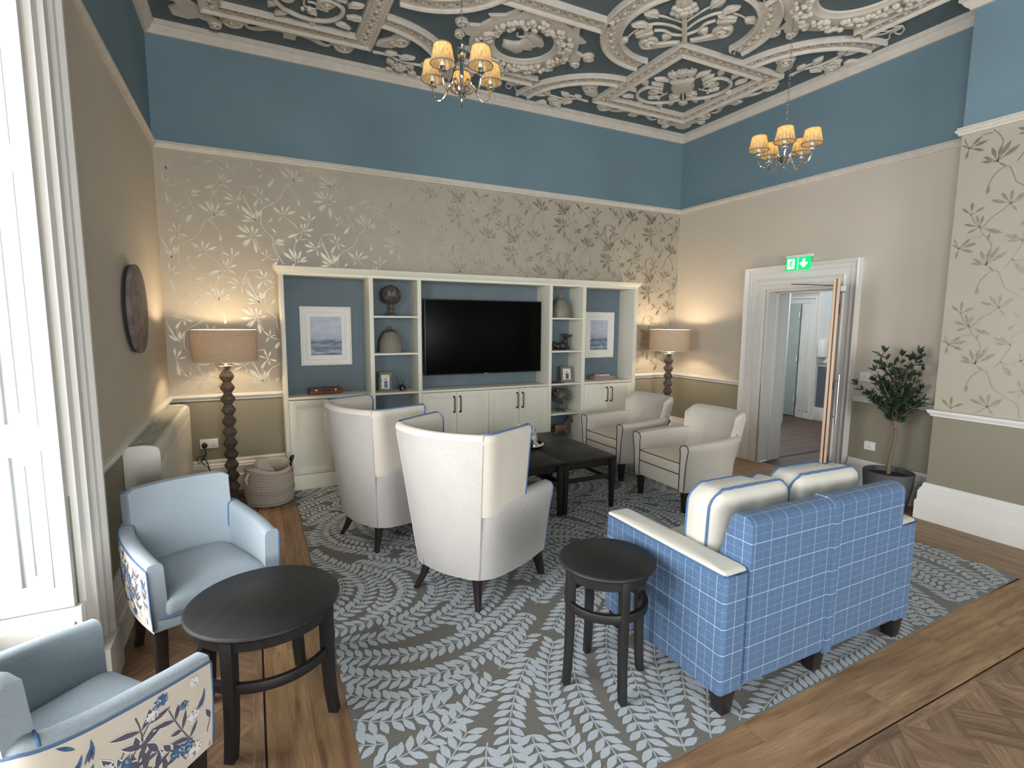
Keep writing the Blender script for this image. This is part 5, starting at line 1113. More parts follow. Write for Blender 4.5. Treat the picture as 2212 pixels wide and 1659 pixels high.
backhalf(-BXW, -0.024); backhalf(0.024, BXW)
m = MB(); Pf = [(0.008, 0.095), (-0.010, 0.10), (-0.010, 0.79), (0.004, 0.816), (0.03, 0.826), (0.09, 0.826), (0.11, 0.80), (0.11, 0.10)]
m.loft([[(x, y, z) for y, z in Pf] for x in (-0.0235, 0.0235)], True, True); m.obj('centre_strip', 'plaid', sf, bevel=0.004)
m = MB(); m.box(-BXW, BXW, 0.2, 0.755, 0.105, 0.30); m.obj('seat_base', 'plaid', sf, bevel=0.008)
for s in (-1, 1):
    x0, x1 = (0.003, BXW - 0.003) if s > 0 else (-BXW + 0.003, -0.003)
    m = MB(); pillow(m, x0, x1, 0.20, 0.79, 0.302, 0.445, 0.03, 0.02); m.obj('seat_cushion', 'cushion', sf, ang=60)
def back_cushion(x0, x1, label, seed, rot=0.0, lift=0.0):
    t = thing('back_cushion', label, 'cushion', ((x0 + x1) / 2 + 2.29, 1.36 + 0.215, 0.475), 0.004 + rot, 'loose back cushions of the sofa')
    w = (x1 - x0) / 2; Hc = 0.395 + lift; dep = 0.12; lean = -0.13; r = random.Random(seed); m = MB(); n = 14; k = 12
    def P(u, v, side):   # u -1..1 across, v 0..1 up
        e = (1 - abs(u) ** 5) * (1 - abs(2 * v - 1) ** 5); puff = 0.045 * max(0, e) ** 0.6
        wr = 0.006 * math.sin(u * 9 + seed) * math.sin(v * 3.2) + 0.004 * math.sin(u * 23 + seed * 2)
        y = (dep / 2 + puff) * side + wr * (0.6 if side > 0 else 1) * 1.0
        sagz = -0.022 * math.exp(-((u - (0.55 if seed % 2 else 0.62)) / 0.16) ** 2) * v if side > 0 else 0
        kk = 1 - 0.13 * (max(0, abs(u) - 0.7) / 0.3) ** 1.5 * (max(0, abs(2 * v - 1) - 0.62) / 0.38) ** 1.5; u *= kk; v = 0.5 + (v - 0.5) * kk
        return (u * w * (1 - 0.02 * (1 - e)), y + lean * -1 * 0 + v * Hc * (lean + 0.06) * -1 * -1 * 0.55 + 0.09, v * Hc + sagz)
    g = {}
    vs = []; 
    for side in (-1, 1):
        for j in range(k + 1):
            for i in range(n + 1): g[(side, i, j)] = len(vs); vs.append(P(-1 + 2 * i / n, j / k, side))
    fs = []
    for side in (-1, 1):
        for j in range(k):
            for i in range(n): fs.append((g[(side, i, j)], g[(side, i + 1, j)], g[(side, i + 1, j + 1)], g[(side, i, j + 1)]))
    def strip(cells):
        for a, b in zip(cells[:-1], cells[1:]): fs.append((g[(-1, *a)], g[(-1, *b)], g[(1, *b)], g[(1, *a)]))
    strip([(i, 0) for i in range(n + 1)]); strip([(i, k) for i in range(n + 1)]); strip([(0, j) for j in range(k + 1)]); strip([(n, j) for j in range(k + 1)])
    m.add(vs, fs); m.obj('cushion_cover', 'cushion', t, ang=70)
    for side in (-1, 1):
        e = [vs[g[(side, i, 0)]] for i in range(n + 1)] + [vs[g[(side, n, j)]] for j in range(1, k + 1)] + [vs[g[(side, i, k)]] for i in range(n - 1, -1, -1)] + [vs[g[(side, 0, j)]] for j in range(k - 1, 0, -1)]
        e = [(x * 1.0, y + side * 0.002, z) for x, y, z in e]; pipe(t, e, 'pipe_blue', 0.0055, closed=True, sm=0)
    return t
back_cushion(-BXW + 0.005, -0.01, 'ivory back cushion with blue piping, the nearer left one on the check sofa', 3)
back_cushion(0.0, BXW - 0.005, 'ivory back cushion with blue piping, the farther right one on the check sofa', 6, -0.03, -0.0)
c3 = thing('scatter_cushion', 'small cream cushion with blue piping lying on the check sofa seat', 'cushion', (2.36, 2.02, 0.486), 0.5)
m = MB(); rings = []
for i in range(9):
    q = -1 + i / 4; k = max(0.02, (1 - q * q)) ** 0.5; rings.append([(px * (0.8 + 0.2 * k), q * 0.055 * 0.9 + 0.0, pz * (0.86 + 0.14 * k) + 0.1) for px, pz in rrect(-0.19, 0.19, -0.085, 0.085, 0.03)])
m.loft(rings, True, True); m.obj('cushion_cover', 'inner_cloth', c3, ang=80)
pipe(c3, [(px, 0, pz + 0.1) for px, pz in rrect(-0.192, 0.192, -0.087, 0.087, 0.03)], 'pipe_blue', 0.0045, closed=True, sm=0)
for (x, y) in ((-0.62, 0.04), (-0.02, 0.05), (0.60, 0.04), (-0.62, 0.72), (0.60, 0.72)): taper_leg(sf, x, y, 0.105, 0.075, 0.055)

# ------------------------------------------------------------ round tables
def round_table(loc, rz, R, H, Rf, Rt, Rr, zr, label, ap=0.045, lw=0.038):
    t = thing('round_table', label, 'side table', loc, rz)
    m = MB(); m.lathe([(0, H - 0.024), (R - 0.012, H - 0.024), (R - 0.003, H - 0.018), (R, H - 0.012), (R - 0.002, H - 0.005), (R - 0.008, H), (0, H)], 72); m.obj('tabletop', 'table', t, ang=40)
    m = MB(); m.lathe([(Rt - 0.016, H - 0.024 - ap), (Rt + 0.002, H - 0.024 - ap), (Rt + 0.006, H - 0.024), (Rt - 0.016, H - 0.024), (Rt - 0.016, H - 0.024 - ap)], 56, caps=False); m.obj('apron', 'table', t, ang=40)
    m = MB(); m.lathe([(Rr - 0.009, zr), (Rr + 0.009, zr), (Rr + 0.011, zr + 0.004), (Rr + 0.011, zr + 0.034), (Rr + 0.009, zr + 0.038), (Rr - 0.009, zr + 0.038), (Rr - 0.011, zr + 0.034), (Rr - 0.011, zr + 0.004), (Rr - 0.009, zr)], 56, caps=False); m.obj('ring_stretcher', 'table', t, ang=40)
    for i in range(4):
        a = PI / 2 * i; c, s = math.cos(a), math.sin(a); rings = []
        for k in range(9):
            q = k / 8; z = (H - 0.026) * q; rr = Rt - 0.010 + (Rf - Rt + 0.010) * (1 - q) ** 4.0; w = lw * (0.82 + 0.18 * q) / 2
            rings.append([(rr * c + u * w * c - v * w * s, rr * s + u * w * s + v * w * c, z) for u, v in ((-1, -1), (1, -1), (1, 1), (-1, 1))])
        m = MB(); m.loft(rings, True, True); m.obj('leg', 'table', t, bevel=0.003)
    return t
round_table((1.357, 1.780, 0.0085), math.radians(-10.5), 0.211, 0.567, 0.182, 0.178, 0.172, 0.356, 'small high black round side table beside the check sofa')
round_table((0.0, 2.24, 0.0), math.radians(60), 0.289, 0.483, 0.274, 0.262, 0.252, 0.252, 'low wide black round table, oval-looking in the photo, between the two grey-blue chairs', 0.042, 0.046)

# ------------------------------------------------------------ two coffee tables pushed together
def coffee(x0, x1, label):
    y0, y1, H = 3.530, 4.620, 0.455; cx, cy = (x0 + x1) / 2, (y0 + y1) / 2; t = thing('coffee_table', label, 'coffee table', (cx, cy, 0.0085), 0, 'black coffee tables pushed together'); hx, hy = (x1 - x0) / 2, (y1 - y0) / 2; c = 0.035
    pl = [(-hx + c, -hy), (hx - c, -hy), (hx, -hy + c), (hx, hy - c), (hx - c, hy), (-hx + c, hy), (-hx, hy - c), (-hx, -hy + c)] if False else [(-hx, -hy), (hx, -hy), (hx, hy), (-hx, hy)]
    m = MB(); m.prism(pl, H - 0.024, H); m.obj('tabletop', 'table2', t, bevel=0.004)
    m = MB(); i = 0.03
    for q in ((-hx + i, hx - i, -hy + i, -hy + i + 0.02), (-hx + i, hx - i, hy - i - 0.02, hy - i), (-hx + i, -hx + i + 0.02, -hy + i, hy - i), (hx - i - 0.02, hx - i, -hy + i, hy - i)): m.box(*q, H - 0.085, H - 0.024)
    m.obj('apron', 'table2', t, bevel=0.002)
    lx, ly = hx - 0.025, hy - 0.03
    for sx in (-1, 1):
        for sy in (-1, 1): taper_leg(t, sx * lx, sy * ly, H - 0.03, 0.048, 0.032, mat='table2')
    for sy in (-1, 1): box('stretcher', 'table2', -lx, lx, sy * ly - 0.011, sy * ly + 0.011, 0.262, 0.296, t, 0.002)
    for sx in (-1, 1): box('stretcher', 'table2', sx * lx - 0.011, sx * lx + 0.011, -ly, ly, 0.232, 0.262, t, 0.002)
coffee(2.2415, 2.765, 'black rectangular coffee table, the right one, beside the cream armchairs')
coffee(1.719, 2.2408, 'black rectangular coffee table, the left one, beside the wing armchairs')
CT = 0.455 + 0.009
t = thing('serving_tray', 'round silver tray on little feet on the black coffee tables', 'tray', (2.215, 4.16, CT))
m = MB(); m.lathe([(0, 0.008), (0.135, 0.008), (0.145, 0.012), (0.158, 0.024), (0.164, 0.025), (0.165, 0.022), (0.158, 0.018), (0.146, 0.006), (0.13, 0.003), (0, 0.003)], 56); m.obj('tray_dish', 'chrome', t, ang=40)
for i in range(4): a = PI / 2 * i + 0.3; m = MB(); m.sphere((0.13 * math.cos(a), 0.13 * math.sin(a), 0.0055), 0.0055, 8, 6); m.obj('foot', 'chrome', t)
TT = CT + 0.0085
diffuser(2.215, 4.10, TT, 'brown reed diffuser with many reeds on the silver tray', 8, 1.15, 0.075)
t = thing('candle_glass', 'dark candle glass standing on the silver tray', 'candle holder', (2.13, 4.17, TT))
m = MB(); m.lathe([(0, 0), (0.034, 0), (0.036, 0.004), (0.036, 0.075), (0.033, 0.075), (0.033, 0.006), (0, 0.006)], 24); m.obj('tumbler', 'diffuser', t); m = MB(); m.lathe([(0, 0.007), (0.031, 0.007), (0.031, 0.045), (0, 0.046)], 20); m.obj('candle_wax', 'ink_grey', t)
def cloche(x, y, label, R=0.042, H=0.125):
    t = thing('glass_cloche', label, 'cloche', (x, y, TT)); m = MB(); m.lathe([(R, 0.002), (R + 0.001, 0.01), (R * 0.96, H * 0.55), (R * 0.7, H * 0.82), (R * 0.3, H * 0.95), (0.006, H)], 28, caps=False); m.obj('glass_dome', 'glass', t); m = MB(); m.lathe([(0.006, H - 0.002), (0.007, H + 0.008), (0.013, H + 0.022), (0.009, H + 0.034), (0, H + 0.036)], 14); m.obj('knob', 'glass', t)
    m = MB(); m.lathe([(0, 0), (R + 0.008, 0), (R + 0.008, 0.006), (0, 0.006)], 24); m.obj('cloche_base', 'chrome', t); m = MB(); m.lathe([(0, 0.007), (R * 0.62, 0.007), (R * 0.62, H * 0.6), (0, H * 0.62)], 20); m.obj('candle', 'cushion', t)
cloche(2.30, 4.18, 'clear glass cloche over a pale candle, on the silver tray')
cloche(2.19, 4.265, 'taller clear glass cloche at the back of the silver tray', 0.046, 0.15)
# ------------------------------------------------------------ grey-blue dining armchairs with printed outsides (x = forward)
def blue_chair(loc, rz, label, seed):
    t = thing('upholstered_armchair', label, 'armchair', loc, rz, 'grey-blue armchairs with floral outsides')
    A = [(0.275, 0.272, 0), (0.12, 0.283, 0), (-0.06, 0.278, 0), (-0.165, 0.258, 0), (-0.215, 0.208, 0)]
    P = smooth_pts(A, 6); n = len(P) - 1
    def at(q):
        u = max(0, min(1, q)) * n; k = min(int(u), n - 1); d = (P[k + 1] - P[k]).normalized(); nn = Vector((d.y, -d.x, 0)) * -1
        p = P[k].lerp(P[k + 1], u - k); return p, (nn if nn.dot(p) > 0 else -nn)
    def H(q): return 0.598 + 0.062 * min(1, q / 0.8)
    Z0 = 0.305
    for s in (-1, 1):
        rings = []; N_ = 20; w = 0.062
        for i in range(N_ + 1):
            q = i / N_; p, nn = at(q); h = H(q)
            def pt(o, z): v = p + nn * o; return (v.x, s * v.y, z)
            k = 0.5 if i == 0 else 1
            rings.append([pt(-0.012, Z0 + 0.01), pt(-0.006, 0.40), pt(-0.002, h - 0.035), pt(0.0, h - 0.016), pt(-0.008 * k, h - 0.004), pt(-0.024, h), pt(-w + 0.016, h - 0.001), pt(-w + 0.004, h - 0.010), pt(-w, h - 0.03), pt(-w - 0.006, 0.40), pt(-w - 0.008, Z0 + 0.01)])
        p0 = [[(x + 0.006, y * 0.997, z - 0.003) for x, y, z in rings[0]]]
        m = MB(); m.loft(rings[::-1], True, True); m.obj('arm', 'blue_cloth', t, ang=50)
        # printed outer panel
        def SF(q, z, o=0.002):
            p, nn = at(q); f = (z - Z0) / 0.3; v = p + nn * (o - 0.012 * (1 - min(1, f * 1.6)) ** 1.5); return (v.x, s * v.y, z)
        m = MB(); gr = [[SF(i / 24, Z0 - 0.006 + (H(i / 24) - 0.018 - Z0 + 0.006) * j / 5) for j in range(6)] for i in range(25)]; m.loft(gr, False, False); op = m.obj('outer_panel', 'print', t, ang=70)
        floral(op, lambda u, v, o=0.0032: SF(u / 0.62, v, o), 0.62, Z0 - 0.002, lambda u: H(u / 0.62) - 0.03, seed + (0 if s < 0 else 5))
        top = [rings[i][3] for i in range(N_ + 1)]; top = [(x, y + s * 0.003, z - 0.006) for x, y, z in top]
        fr = [(rings[0][j][0] + 0.003, rings[0][j][1] + s * 0.003, rings[0][j][2]) for j in (0, 1, 2)]
        pipe(t, fr + top, 'pipe_blue', 0.0038, sm=0)
        inn = [rings[14][j] for j in (3, 4, 5, 6, 7, 8, 9)]; inn = [(x + 0.002, y, z + 0.001) for x, y, z in inn]; pipe(t, inn, 'pipe_blue', 0.004, sm=0)
    # backrest
    rings = []; n_ = 16
    for i in range(n_ + 1):
        v = -1 + 2 * i / n_; W = 0.222; bow = 0.045 * v * v; cr = max(0, (abs(v) - 0.85) / 0.15) ** 2 * 0.018; ring = []
        for z in (0.42, 0.54, 0.66, 0.782): ring.append((-0.212 - (z - 0.42) * 0.10 + bow * 0.8, v * (W + 0.012 - (0.03 if z < 0.5 else 0)), z))
        ring += [(-0.240 + bow * 0.8, v * W, 0.806 - cr), (-0.214 + bow * 0.9, v * W, 0.815 - cr), (-0.190 + bow, v * W, 0.808 - cr)]
        for z in (0.782, 0.66, 0.54, 0.43): ring.append((-0.155 - (z - 0.42) * 0.09 + bow, v * (W - 0.004), z))
        rings.append(ring)
    m = MB(); m.loft(rings, True, True); m.obj('backrest', 'blue_cloth', t, ang=60)
    # printed outer back
    def SB(u, z, o=0.004):
        v = (u / 0.42) * 2 - 1; lean = (z - 0.42) * 0.10 if z > 0.42 else (z - 0.42) * -0.02; return (-0.212 - lean + 0.036 * v * v - o - (0.0 if z > 0.42 else 0), v * 0.221, z)
    m = MB(); m.loft([[SB(0.42 * i / 12, 0.30 + (0.782 - 0.30) * j / 7) for j in range(8)] for i in range(13)], False, False); ob = m.obj('outer_back', 'print', t, ang=70)
    floral(ob, lambda u, v, o=0.0055: SB(u, v, o), 0.42, 0.31, lambda u: 0.772, seed + 9)
    pipe(t, [SB(0.0, z, 0.0) for z in (0.44, 0.6, 0.76)] + [(x, y, z + 0.012) for x, y, z in (SB(u, 0.782, 0.0) for u in (0.01, 0.2, 0.41))] + [SB(0.42, z, 0.0) for z in (0.76, 0.6, 0.44)], 'pipe_blue', 0.0045)
    # seat
    m = MB(); pillow(m, -0.22, 0.283, -0.222, 0.222, 0.345, 0.43, 0.03, 0.035, 5); m.obj('seat_cushion', 'blue_cloth', t, ang=60)
    m = MB(); m.prism([(0.272, -0.265), (0.285, 0), (0.272, 0.265), (-0.17, 0.22), (-0.20, 0), (-0.17, -0.22)], 0.30, 0.352); m.obj('seat_base', 'blue_cloth', t, bevel=0.008)
    pipe(t, [(0.262, -0.262, 0.352), (0.28, -0.18, 0.352), (0.288, 0, 0.352), (0.28, 0.18, 0.352), (0.262, 0.262, 0.352)], 'pipe_blue', 0.0045)
    for s in (-1, 1): taper_leg(t, 0.235, s * 0.232, 0.305, 0.050, 0.036); taper_leg(t, -0.19, s * 0.19, 0.305, 0.046, 0.034, -0.055, s * 0.01, curve=1)
    return t
def floral(parent, S, W, z0, ztop, seed):
    """printed flowers and leaves laid on the panel surface S(u, v)"""
    r = random.Random(seed); grey, blue, white, beige = MB(), MB(), MB(), MB()
    def poly(mb, pts, o):
        pts = [(u, v) for u, v in pts]
        if not all(0.004 < u < W - 0.004 and z0 + 0.003 < v < ztop(u) for u, v in pts): return False
        c = (sum(p[0] for p in pts) / len(pts), sum(p[1] for p in pts) / len(pts)); mb.add([S(*p, o) for p in pts] + [S(*c, o)], [(i, (i + 1) % len(pts), len(pts)) for i in range(len(pts))]); return True
    def leaf(mb, u, v, a, L, w, o):
        ca, sa = math.cos(a), math.sin(a); pr = ((0, 0), (0.25, 0.75), (0.5, 1), (0.75, 0.6), (1, 0), (0.75, -0.5), (0.5, -0.75), (0.25, -0.6)); return poly(mb, [(u + ca * x * L - sa * y * w, v + sa * x * L + ca * y * w) for x, y in pr], o)
    def flower(mb, u, v, R, o, n=9, core=None):
        pts = []
        for i in range(n * 2): a = PI * i / n; rr = R * (1 if i % 2 else 0.66) * r.uniform(0.85, 1.1); pts.append((u + rr * math.cos(a), v + rr * math.sin(a) * 0.9))
        if poly(mb, pts, o) and core:
            for i in range(9):
                a = r.uniform(0, 6.28); q = R * r.uniform(0.15, 0.6); leaf(core, u + q * math.cos(a), v + q * math.sin(a), a + 1.3, R * 0.34, R * 0.05, o + 0.0007)
    def stem(u, v, a, L, curl, mb=beige, w=0.0016):
        p = [(u, v)]; 
        for i in range(8): a += curl; u += math.cos(a) * L / 8; v += math.sin(a) * L / 8; p.append((u, v))
        for q, s in zip(p[:-1], p[1:]):
            d = math.hypot(s[0] - q[0], s[1] - q[1]); nx, ny = -(s[1] - q[1]) / d * w, (s[0] - q[0]) / d * w; poly(mb, [(q[0] + nx, q[1] + ny), (s[0] + nx, s[1] + ny), (s[0] - nx, s[1] - ny), (q[0] - nx, q[1] - ny)], 0.0034)
        return p, a
    for k in range(int(W / 0.040)):
        u = 0.02 + k * 0.042 + r.uniform(-0.01, 0.01); v = z0 + r.uniform(0.0, 0.09); p, a = stem(u, v, r.uniform(0.9, 2.0), r.uniform(0.14, 0.24), r.uniform(-0.08, 0.08))
        for i in (2, 4, 6):
            for s in (1, -1):
                L = r.uniform(0.035, 0.07); aa = a + s * r.uniform(0.5, 1.0)
                if leaf(white, *p[i], aa, L * 1.08, 0.0115, 0.0036): leaf(grey, *p[i], aa, L, 0.0085, 0.0042)
    for k in range(int(W * 75)):
        u, v = r.uniform(0.03, W - 0.03), r.uniform(z0 + 0.03, ztop(W / 2) - 0.02); kind = r.random()
        if kind < 0.36: flower(blue, u, v, r.uniform(0.014, 0.030), 0.005 + r.uniform(0, 0.0006), core=white)
        elif kind < 0.6: flower(white, u, v, r.uniform(0.016, 0.030), 0.0046 + r.uniform(0, 0.0006), core=grey)
        else:
            aa = r.uniform(0.4, 2.4)
            for q in range(3): leaf(grey if q % 2 else blue, u + q * 0.010, v, aa + q * 0.25, r.uniform(0.03, 0.06), 0.006, 0.0043)
    for mb, mt in ((beige, 'ink_grey'), (grey, 'ink_grey'), (blue, 'ink_blue'), (white, 'ink_white')):
        if mb.v: stuff(mb.obj('printed_flowers', mt, parent, smooth=False))
blue_chair((-0.287, 2.83, 0), math.radians(-66.6), 'grey-blue armchair with floral outer sides beside the window frame, facing the round table', 21)
blue_chair((-0.545, 1.73, 0), math.radians(42.9), 'grey-blue armchair with floral outer side in the left foreground, cut off by the picture edge', 33)

# ------------------------------------------------------------ fan convector on the left wall
t = thing('wall_heater', 'long white fan convector heater with slatted top under the round wall disc', 'heater', (XL, 3.5, 0))
HW, HL, HT = 0.175, 1.62, 0.885
rings = []
prof = [(0.001, 0.0), (HW - 0.008, 0.0), (HW, 0.02), (HW, HT - 0.075), (HW - 0.003, HT - 0.03), (HW - 0.012, HT - 0.012), (HW - 0.032, HT - 0.004), (HW - 0.035, HT - 0.004), (HW - 0.035, HT - 0.03), (0.02, HT - 0.03), (0.02, HT + 0.002), (0.001, HT + 0.002)]
m = MB(); m.loft([[(x, y, z) for x, z in prof] for y in (0.028, HL - 0.028)], True, True); m.obj('casing', 'heater', t, ang=25)
ep = [(0.001, 0), (HW + 0.002, 0), (HW + 0.004, HT - 0.05), (HW, HT - 0.022), (HW - 0.012, HT - 0.006), (HW - 0.045, HT + 0.004), (HW * 0.5, HT + 0.008), (0.001, HT + 0.002)]
for y0, y1 in ((0, 0.026), (HL - 0.026, HL)): m = MB(); m.prism(ep, y0, y1, 'y'); m.obj('end_cap', 'heater', t, bevel=0.006)
for k in range(9):
    x = 0.024 + k * 0.0132; z = HT - 0.006; m = MB(); m.box(x, x + 0.0065, 0.03, HL - 0.03, z - 0.006, z + 0.004); m.obj('grille_slat', 'heater', t, bevel=0.0012)
m = MB()
for k in range(28): y = 0.04 + k * (HL - 0.08) / 27; m.box(0.022, HW - 0.034, y - 0.0015, y + 0.0015, HT - 0.024, HT - 0.012)
stuff(m.obj('grille_crossbars', 'grille', t, smooth=False))
box('well_shade_plate', 'dark', 0.021, HW - 0.036, 0.03, HL - 0.03, HT - 0.030, HT - 0.0285, t, 0)  # dark plate added under the slats, paints the shade inside the recess
box('front_panel', 'heater', HW, HW + 0.004, 0.03, HL - 0.03, 0.06, HT - 0.10, t, 0.002)
# round disc on the left wall
t = thing('wall_disc', 'round mottled grey disc hanging on the left wall above the heater', 'wall decoration', (XL + 0.012, 4.05, 1.66))
pr = [(0, 0.0), (0.262, 0.0), (0.272, 0.005), (0.276, 0.012), (0.276, 0.030), (0.272, 0.036), (0.0, 0.038)]
def rotx(mb): mb.v = [(z, x, y) for x, y, z in mb.v]; return mb
m = MB(); m.lathe([(0, 0.012), (0.274, 0.012), (0.278, 0.02), (0.278, 0.034), (0.270, 0.040), (0, 0.041)], 64); rotx(m).obj('disc_face', 'disc', t, ang=40)
m = MB(); m.lathe([(0, 0), (0.272, 0), (0.276, 0.013), (0, 0.013)], 64); rotx(m).obj('disc_back', 'discedge', t, ang=40)
for k in range(9):
    a = 2.1 * k; rr = 0.05 + 0.024 * k; m = MB(); m.lathe([(0.0, 0.040), (0.006, 0.0415), (0, 0.043)], 10, c=(rr * math.cos(a), rr * math.sin(a), 0)); rotx(m).obj('disc_stud', 'steel', t)
# ------------------------------------------------------------ sockets, switches, plug and flex
def plate(name, label, loc, axis, w, h, kind):
    """axis: wall normal; loc on the wall"""
    rz = {'-x': -PI / 2, '+x': PI / 2, '-y': 0}[axis]; t = thing(name, label, 'socket' if kind == 's' else 'switch', loc, rz)
    box('faceplate', 'white', -w / 2, w / 2, -0.009, 0, -h / 2, h / 2, t, 0.002)
    if kind == 's':
        for cx in ([-w * 0.24, w * 0.24] if w > 0.1 else [0]):
            for (dx, dz) in ((0, -0.004), (-0.011, -0.020), (0.011, -0.020)): box('socket_slot', 'black', cx + dx - 0.0035, cx + dx + 0.0035, -0.0095, -0.006, dz - 0.003, dz + 0.003, t, 0)
            box('rocker_switch', 'heater', cx - 0.005, cx + 0.005, -0.013, -0.008, 0.015, 0.030, t, 0.001)
    else: box('rocker_switch', 'heater', -0.008, 0.008, -0.013, -0.008, -0.014, 0.014, t, 0.001)
    return t
plate('wall_socket', 'white double socket with a black plug on the back wall behind the left lamp', (-0.395, D, 0.462), '-y', 0.146, 0.086, 's')
plate('wall_socket', 'white socket on the right wall between door frame and olive tree', (XR, 2.845, 0.455), '-x', 0.100, 0.080, 's')
plate('light_switch', 'white switch plate on the right wall above the dado rail by the olive tree', (XR, 2.94, 1.105), '-x', 0.092, 0.086, 'w')
plate('light_switch', 'pale switch plate on the left wall beside the window frame', (XL, 2.98, 1.12), '+x', 0.088, 0.12, 'w')
t = thing('plug_and_flex', 'black plug and looped cable hanging from the back wall socket', 'cable', (-0.43, D - 0.012, 0.452))
m = MB(); m.sphere((0, -0.022, 0), 0.024, 12, 8, (1, 0.9, 1.1)); m.obj('plug_body', 'black', t)
pipe(t, [(0, -0.03, -0.02), (0.012, -0.04, -0.08), (-0.03, -0.05, -0.14), (0.02, -0.055, -0.20), (0.05, -0.06, -0.27), (0.09, -0.07, -0.36), (0.12, -0.10, -0.43)], 'black', 0.0042, name='flex')
pipe(t, [(0.005, -0.04, -0.09), (-0.06, -0.05, -0.10), (-0.05, -0.055, -0.15), (0.0, -0.05, -0.12), (0.03, -0.06, -0.22), (0.03, -0.06, -0.36), (0.06, -0.09, -0.44)], 'black', 0.0042, name='flex')
# ------------------------------------------------------------ rope basket
t = thing('woven_basket', 'slouchy woven rope basket holding a folded throw, beside the left floor lamp', 'basket', (0.085, 4.965, 0))
def bl(a, z): return 1 + 0.03 * math.sin(2 * a + 1 + z * 5) + 0.02 * math.sin(3 * a)
prof = [(0.150, 0.0), (0.178, 0.012), (0.190, 0.05), (0.194, 0.10), (0.188, 0.14), (0.190, 0.20), (0.186, 0.27), (0.178, 0.315), (0.172, 0.33), (0.164, 0.325), (0.170, 0.27), (0.172, 0.1), (0.15, 0.03)]
def brow(i0, i1, name, mat, caps=(False, False)):
    m = MB(); R_ = []
    for r0, z in prof[i0:i1]:
        R_.append([(r0 * bl(a, z) * math.cos(a), r0 * bl(a, z) * math.sin(a), z + (0.022 * math.sin(a * 2 + 0.6) * (z / 0.33) ** 3)) for a in [2 * PI * k / 40 for k in range(40)]])
    m.loft(R_, True, False)
    if caps[0]: m.f.append(tuple(range(40))[::-1]); m.mi.append(0)
    return m.obj(name, mat, t, ang=60)
brow(0, 5, 'basket_base', 'basketgrey', (True, False)); brow(4, 13, 'basket_wall', 'rope')
for k in range(14):
    z = 0.015 + k * 0.0225; rr = 0.186 if z > 0.13 else 0.178 + z * 0.1
    m = MB(); m.tube([(rr * bl(a, z) * 1.012 * math.cos(a), rr * bl(a, z) * 1.012 * math.sin(a), z + 0.022 * math.sin(a * 2 + 0.6) * (z / 0.33) ** 3) for a in [2 * PI * q / 40 for q in range(40)]], 0.008, 5, closed=True); m.obj('rope_coil', 'basketgrey' if z < 0.13 else 'rope', t, ang=180)
m = MB(); m.tube([(0.17, -0.05, 0.33), (0.19, -0.06, 0.38), (0.20, -0.02, 0.40), (0.185, 0.03, 0.38), (0.17, 0.04, 0.33)], 0.010, 8); m.tube([(0.175, -0.05, 0.33), (0.18, -0.07, 0.27)], 0.008, 6); m.obj('basket_handle', 'black', t, ang=180)
m = MB(); m.tube([(-0.16, -0.10, 0.30), (-0.185, -0.11, 0.25), (-0.175, -0.12, 0.21)], 0.010, 8); m.obj('basket_handle', 'cushion', t, ang=180)
th2 = thing('folded_throw', 'pale grey throw stuffed into the woven basket', 'blanket', (0.06, 4.93, 0.14))
m = MB(); R_ = []
for i in range(12):
    q = i / 11; z = 0.0 + q * 0.26; rr = 0.115 * (1 - 0.62 * q ** 1.6); R_.append([(-0.03 * q + rr * (1 + 0.14 * math.sin(4 * a + q * 5)) * math.cos(a), -0.045 * q * 0.3 + rr * (1 + 0.14 * math.sin(4 * a + q * 5)) * math.sin(a) * 0.85, z + 0.014 * math.sin(3 * a)) for a in [2 * PI * k / 24 for k in range(24)]])
m.loft(R_, True, True); m.obj('throw_fold', 'suede', th2, ang=180, subd=1)
# ------------------------------------------------------------ olive tree
t = thing('potted_olive_tree', 'slender olive tree in a charcoal pot in the right wall recess', 'potted plant', (4.93, 2.52, 0))
m = MB(); m.lathe([(0, 0), (0.135, 0), (0.145, 0.01), (0.178, 0.18), (0.188, 0.30), (0.190, 0.325), (0.183, 0.332), (0.176, 0.325), (0.170, 0.28), (0, 0.28)], 48); m.obj('plant_pot', 'pot', t, ang=40)
m = MB(); m.lathe([(0, 0.278), (0.168, 0.278), (0.169, 0.288), (0.1, 0.300), (0, 0.304)], 32); m.obj('soil', 'soil', t)
tr = [(0, 0, 0.28), (0.004, 0.004, 0.40), (0.012, -0.008, 0.52), (0.026, -0.014, 0.63), (0.024, -0.01, 0.70)]
m = MB(); m.tube(smooth_pts(tr, 4), [0.016] * 5 + [0.013] * 12, 9); m.obj('trunk', 'bark', t, ang=180)
rr_ = random.Random(12); ends = []; brm = []
def branch(pts, r0, r1, name='branch'):
    P = smooth_pts(pts, 5); n = len(P); m = MB(); m.tube(P, [r0 + (r1 - r0) * i / (n - 1) for i in range(n)], 6); m.obj(name, 'bark', t, ang=180); return P
base = Vector((0.024, -0.01, 0.69)); leaves = MB()
VR = Vector((0.5, -0.866, 0)); VL = -VR; FW = Vector((0.866, 0.5, 0))     # across and away as seen from the room
spec = [(-0.10, 0.0, 0.93), (-0.28, 0.05, 1.06), (-0.16, -0.05, 1.20), (-0.10, 0.08, 1.36), (-0.03, -0.06, 1.18), (0.02, 0.06, 1.33), (0.07, -0.08, 1.30), (0.13, 0.03, 1.36), (0.16, -0.05, 1.22), (0.17, 0.06, 1.05), (0.15, -0.08, 0.93), (-0.15, 0.10, 1.10), (0.05, 0.0, 1.08), (-0.06, 0.04, 1.05), (0.10, 0.0, 1.17), (-0.20, -0.02, 0.98)]
lv = []
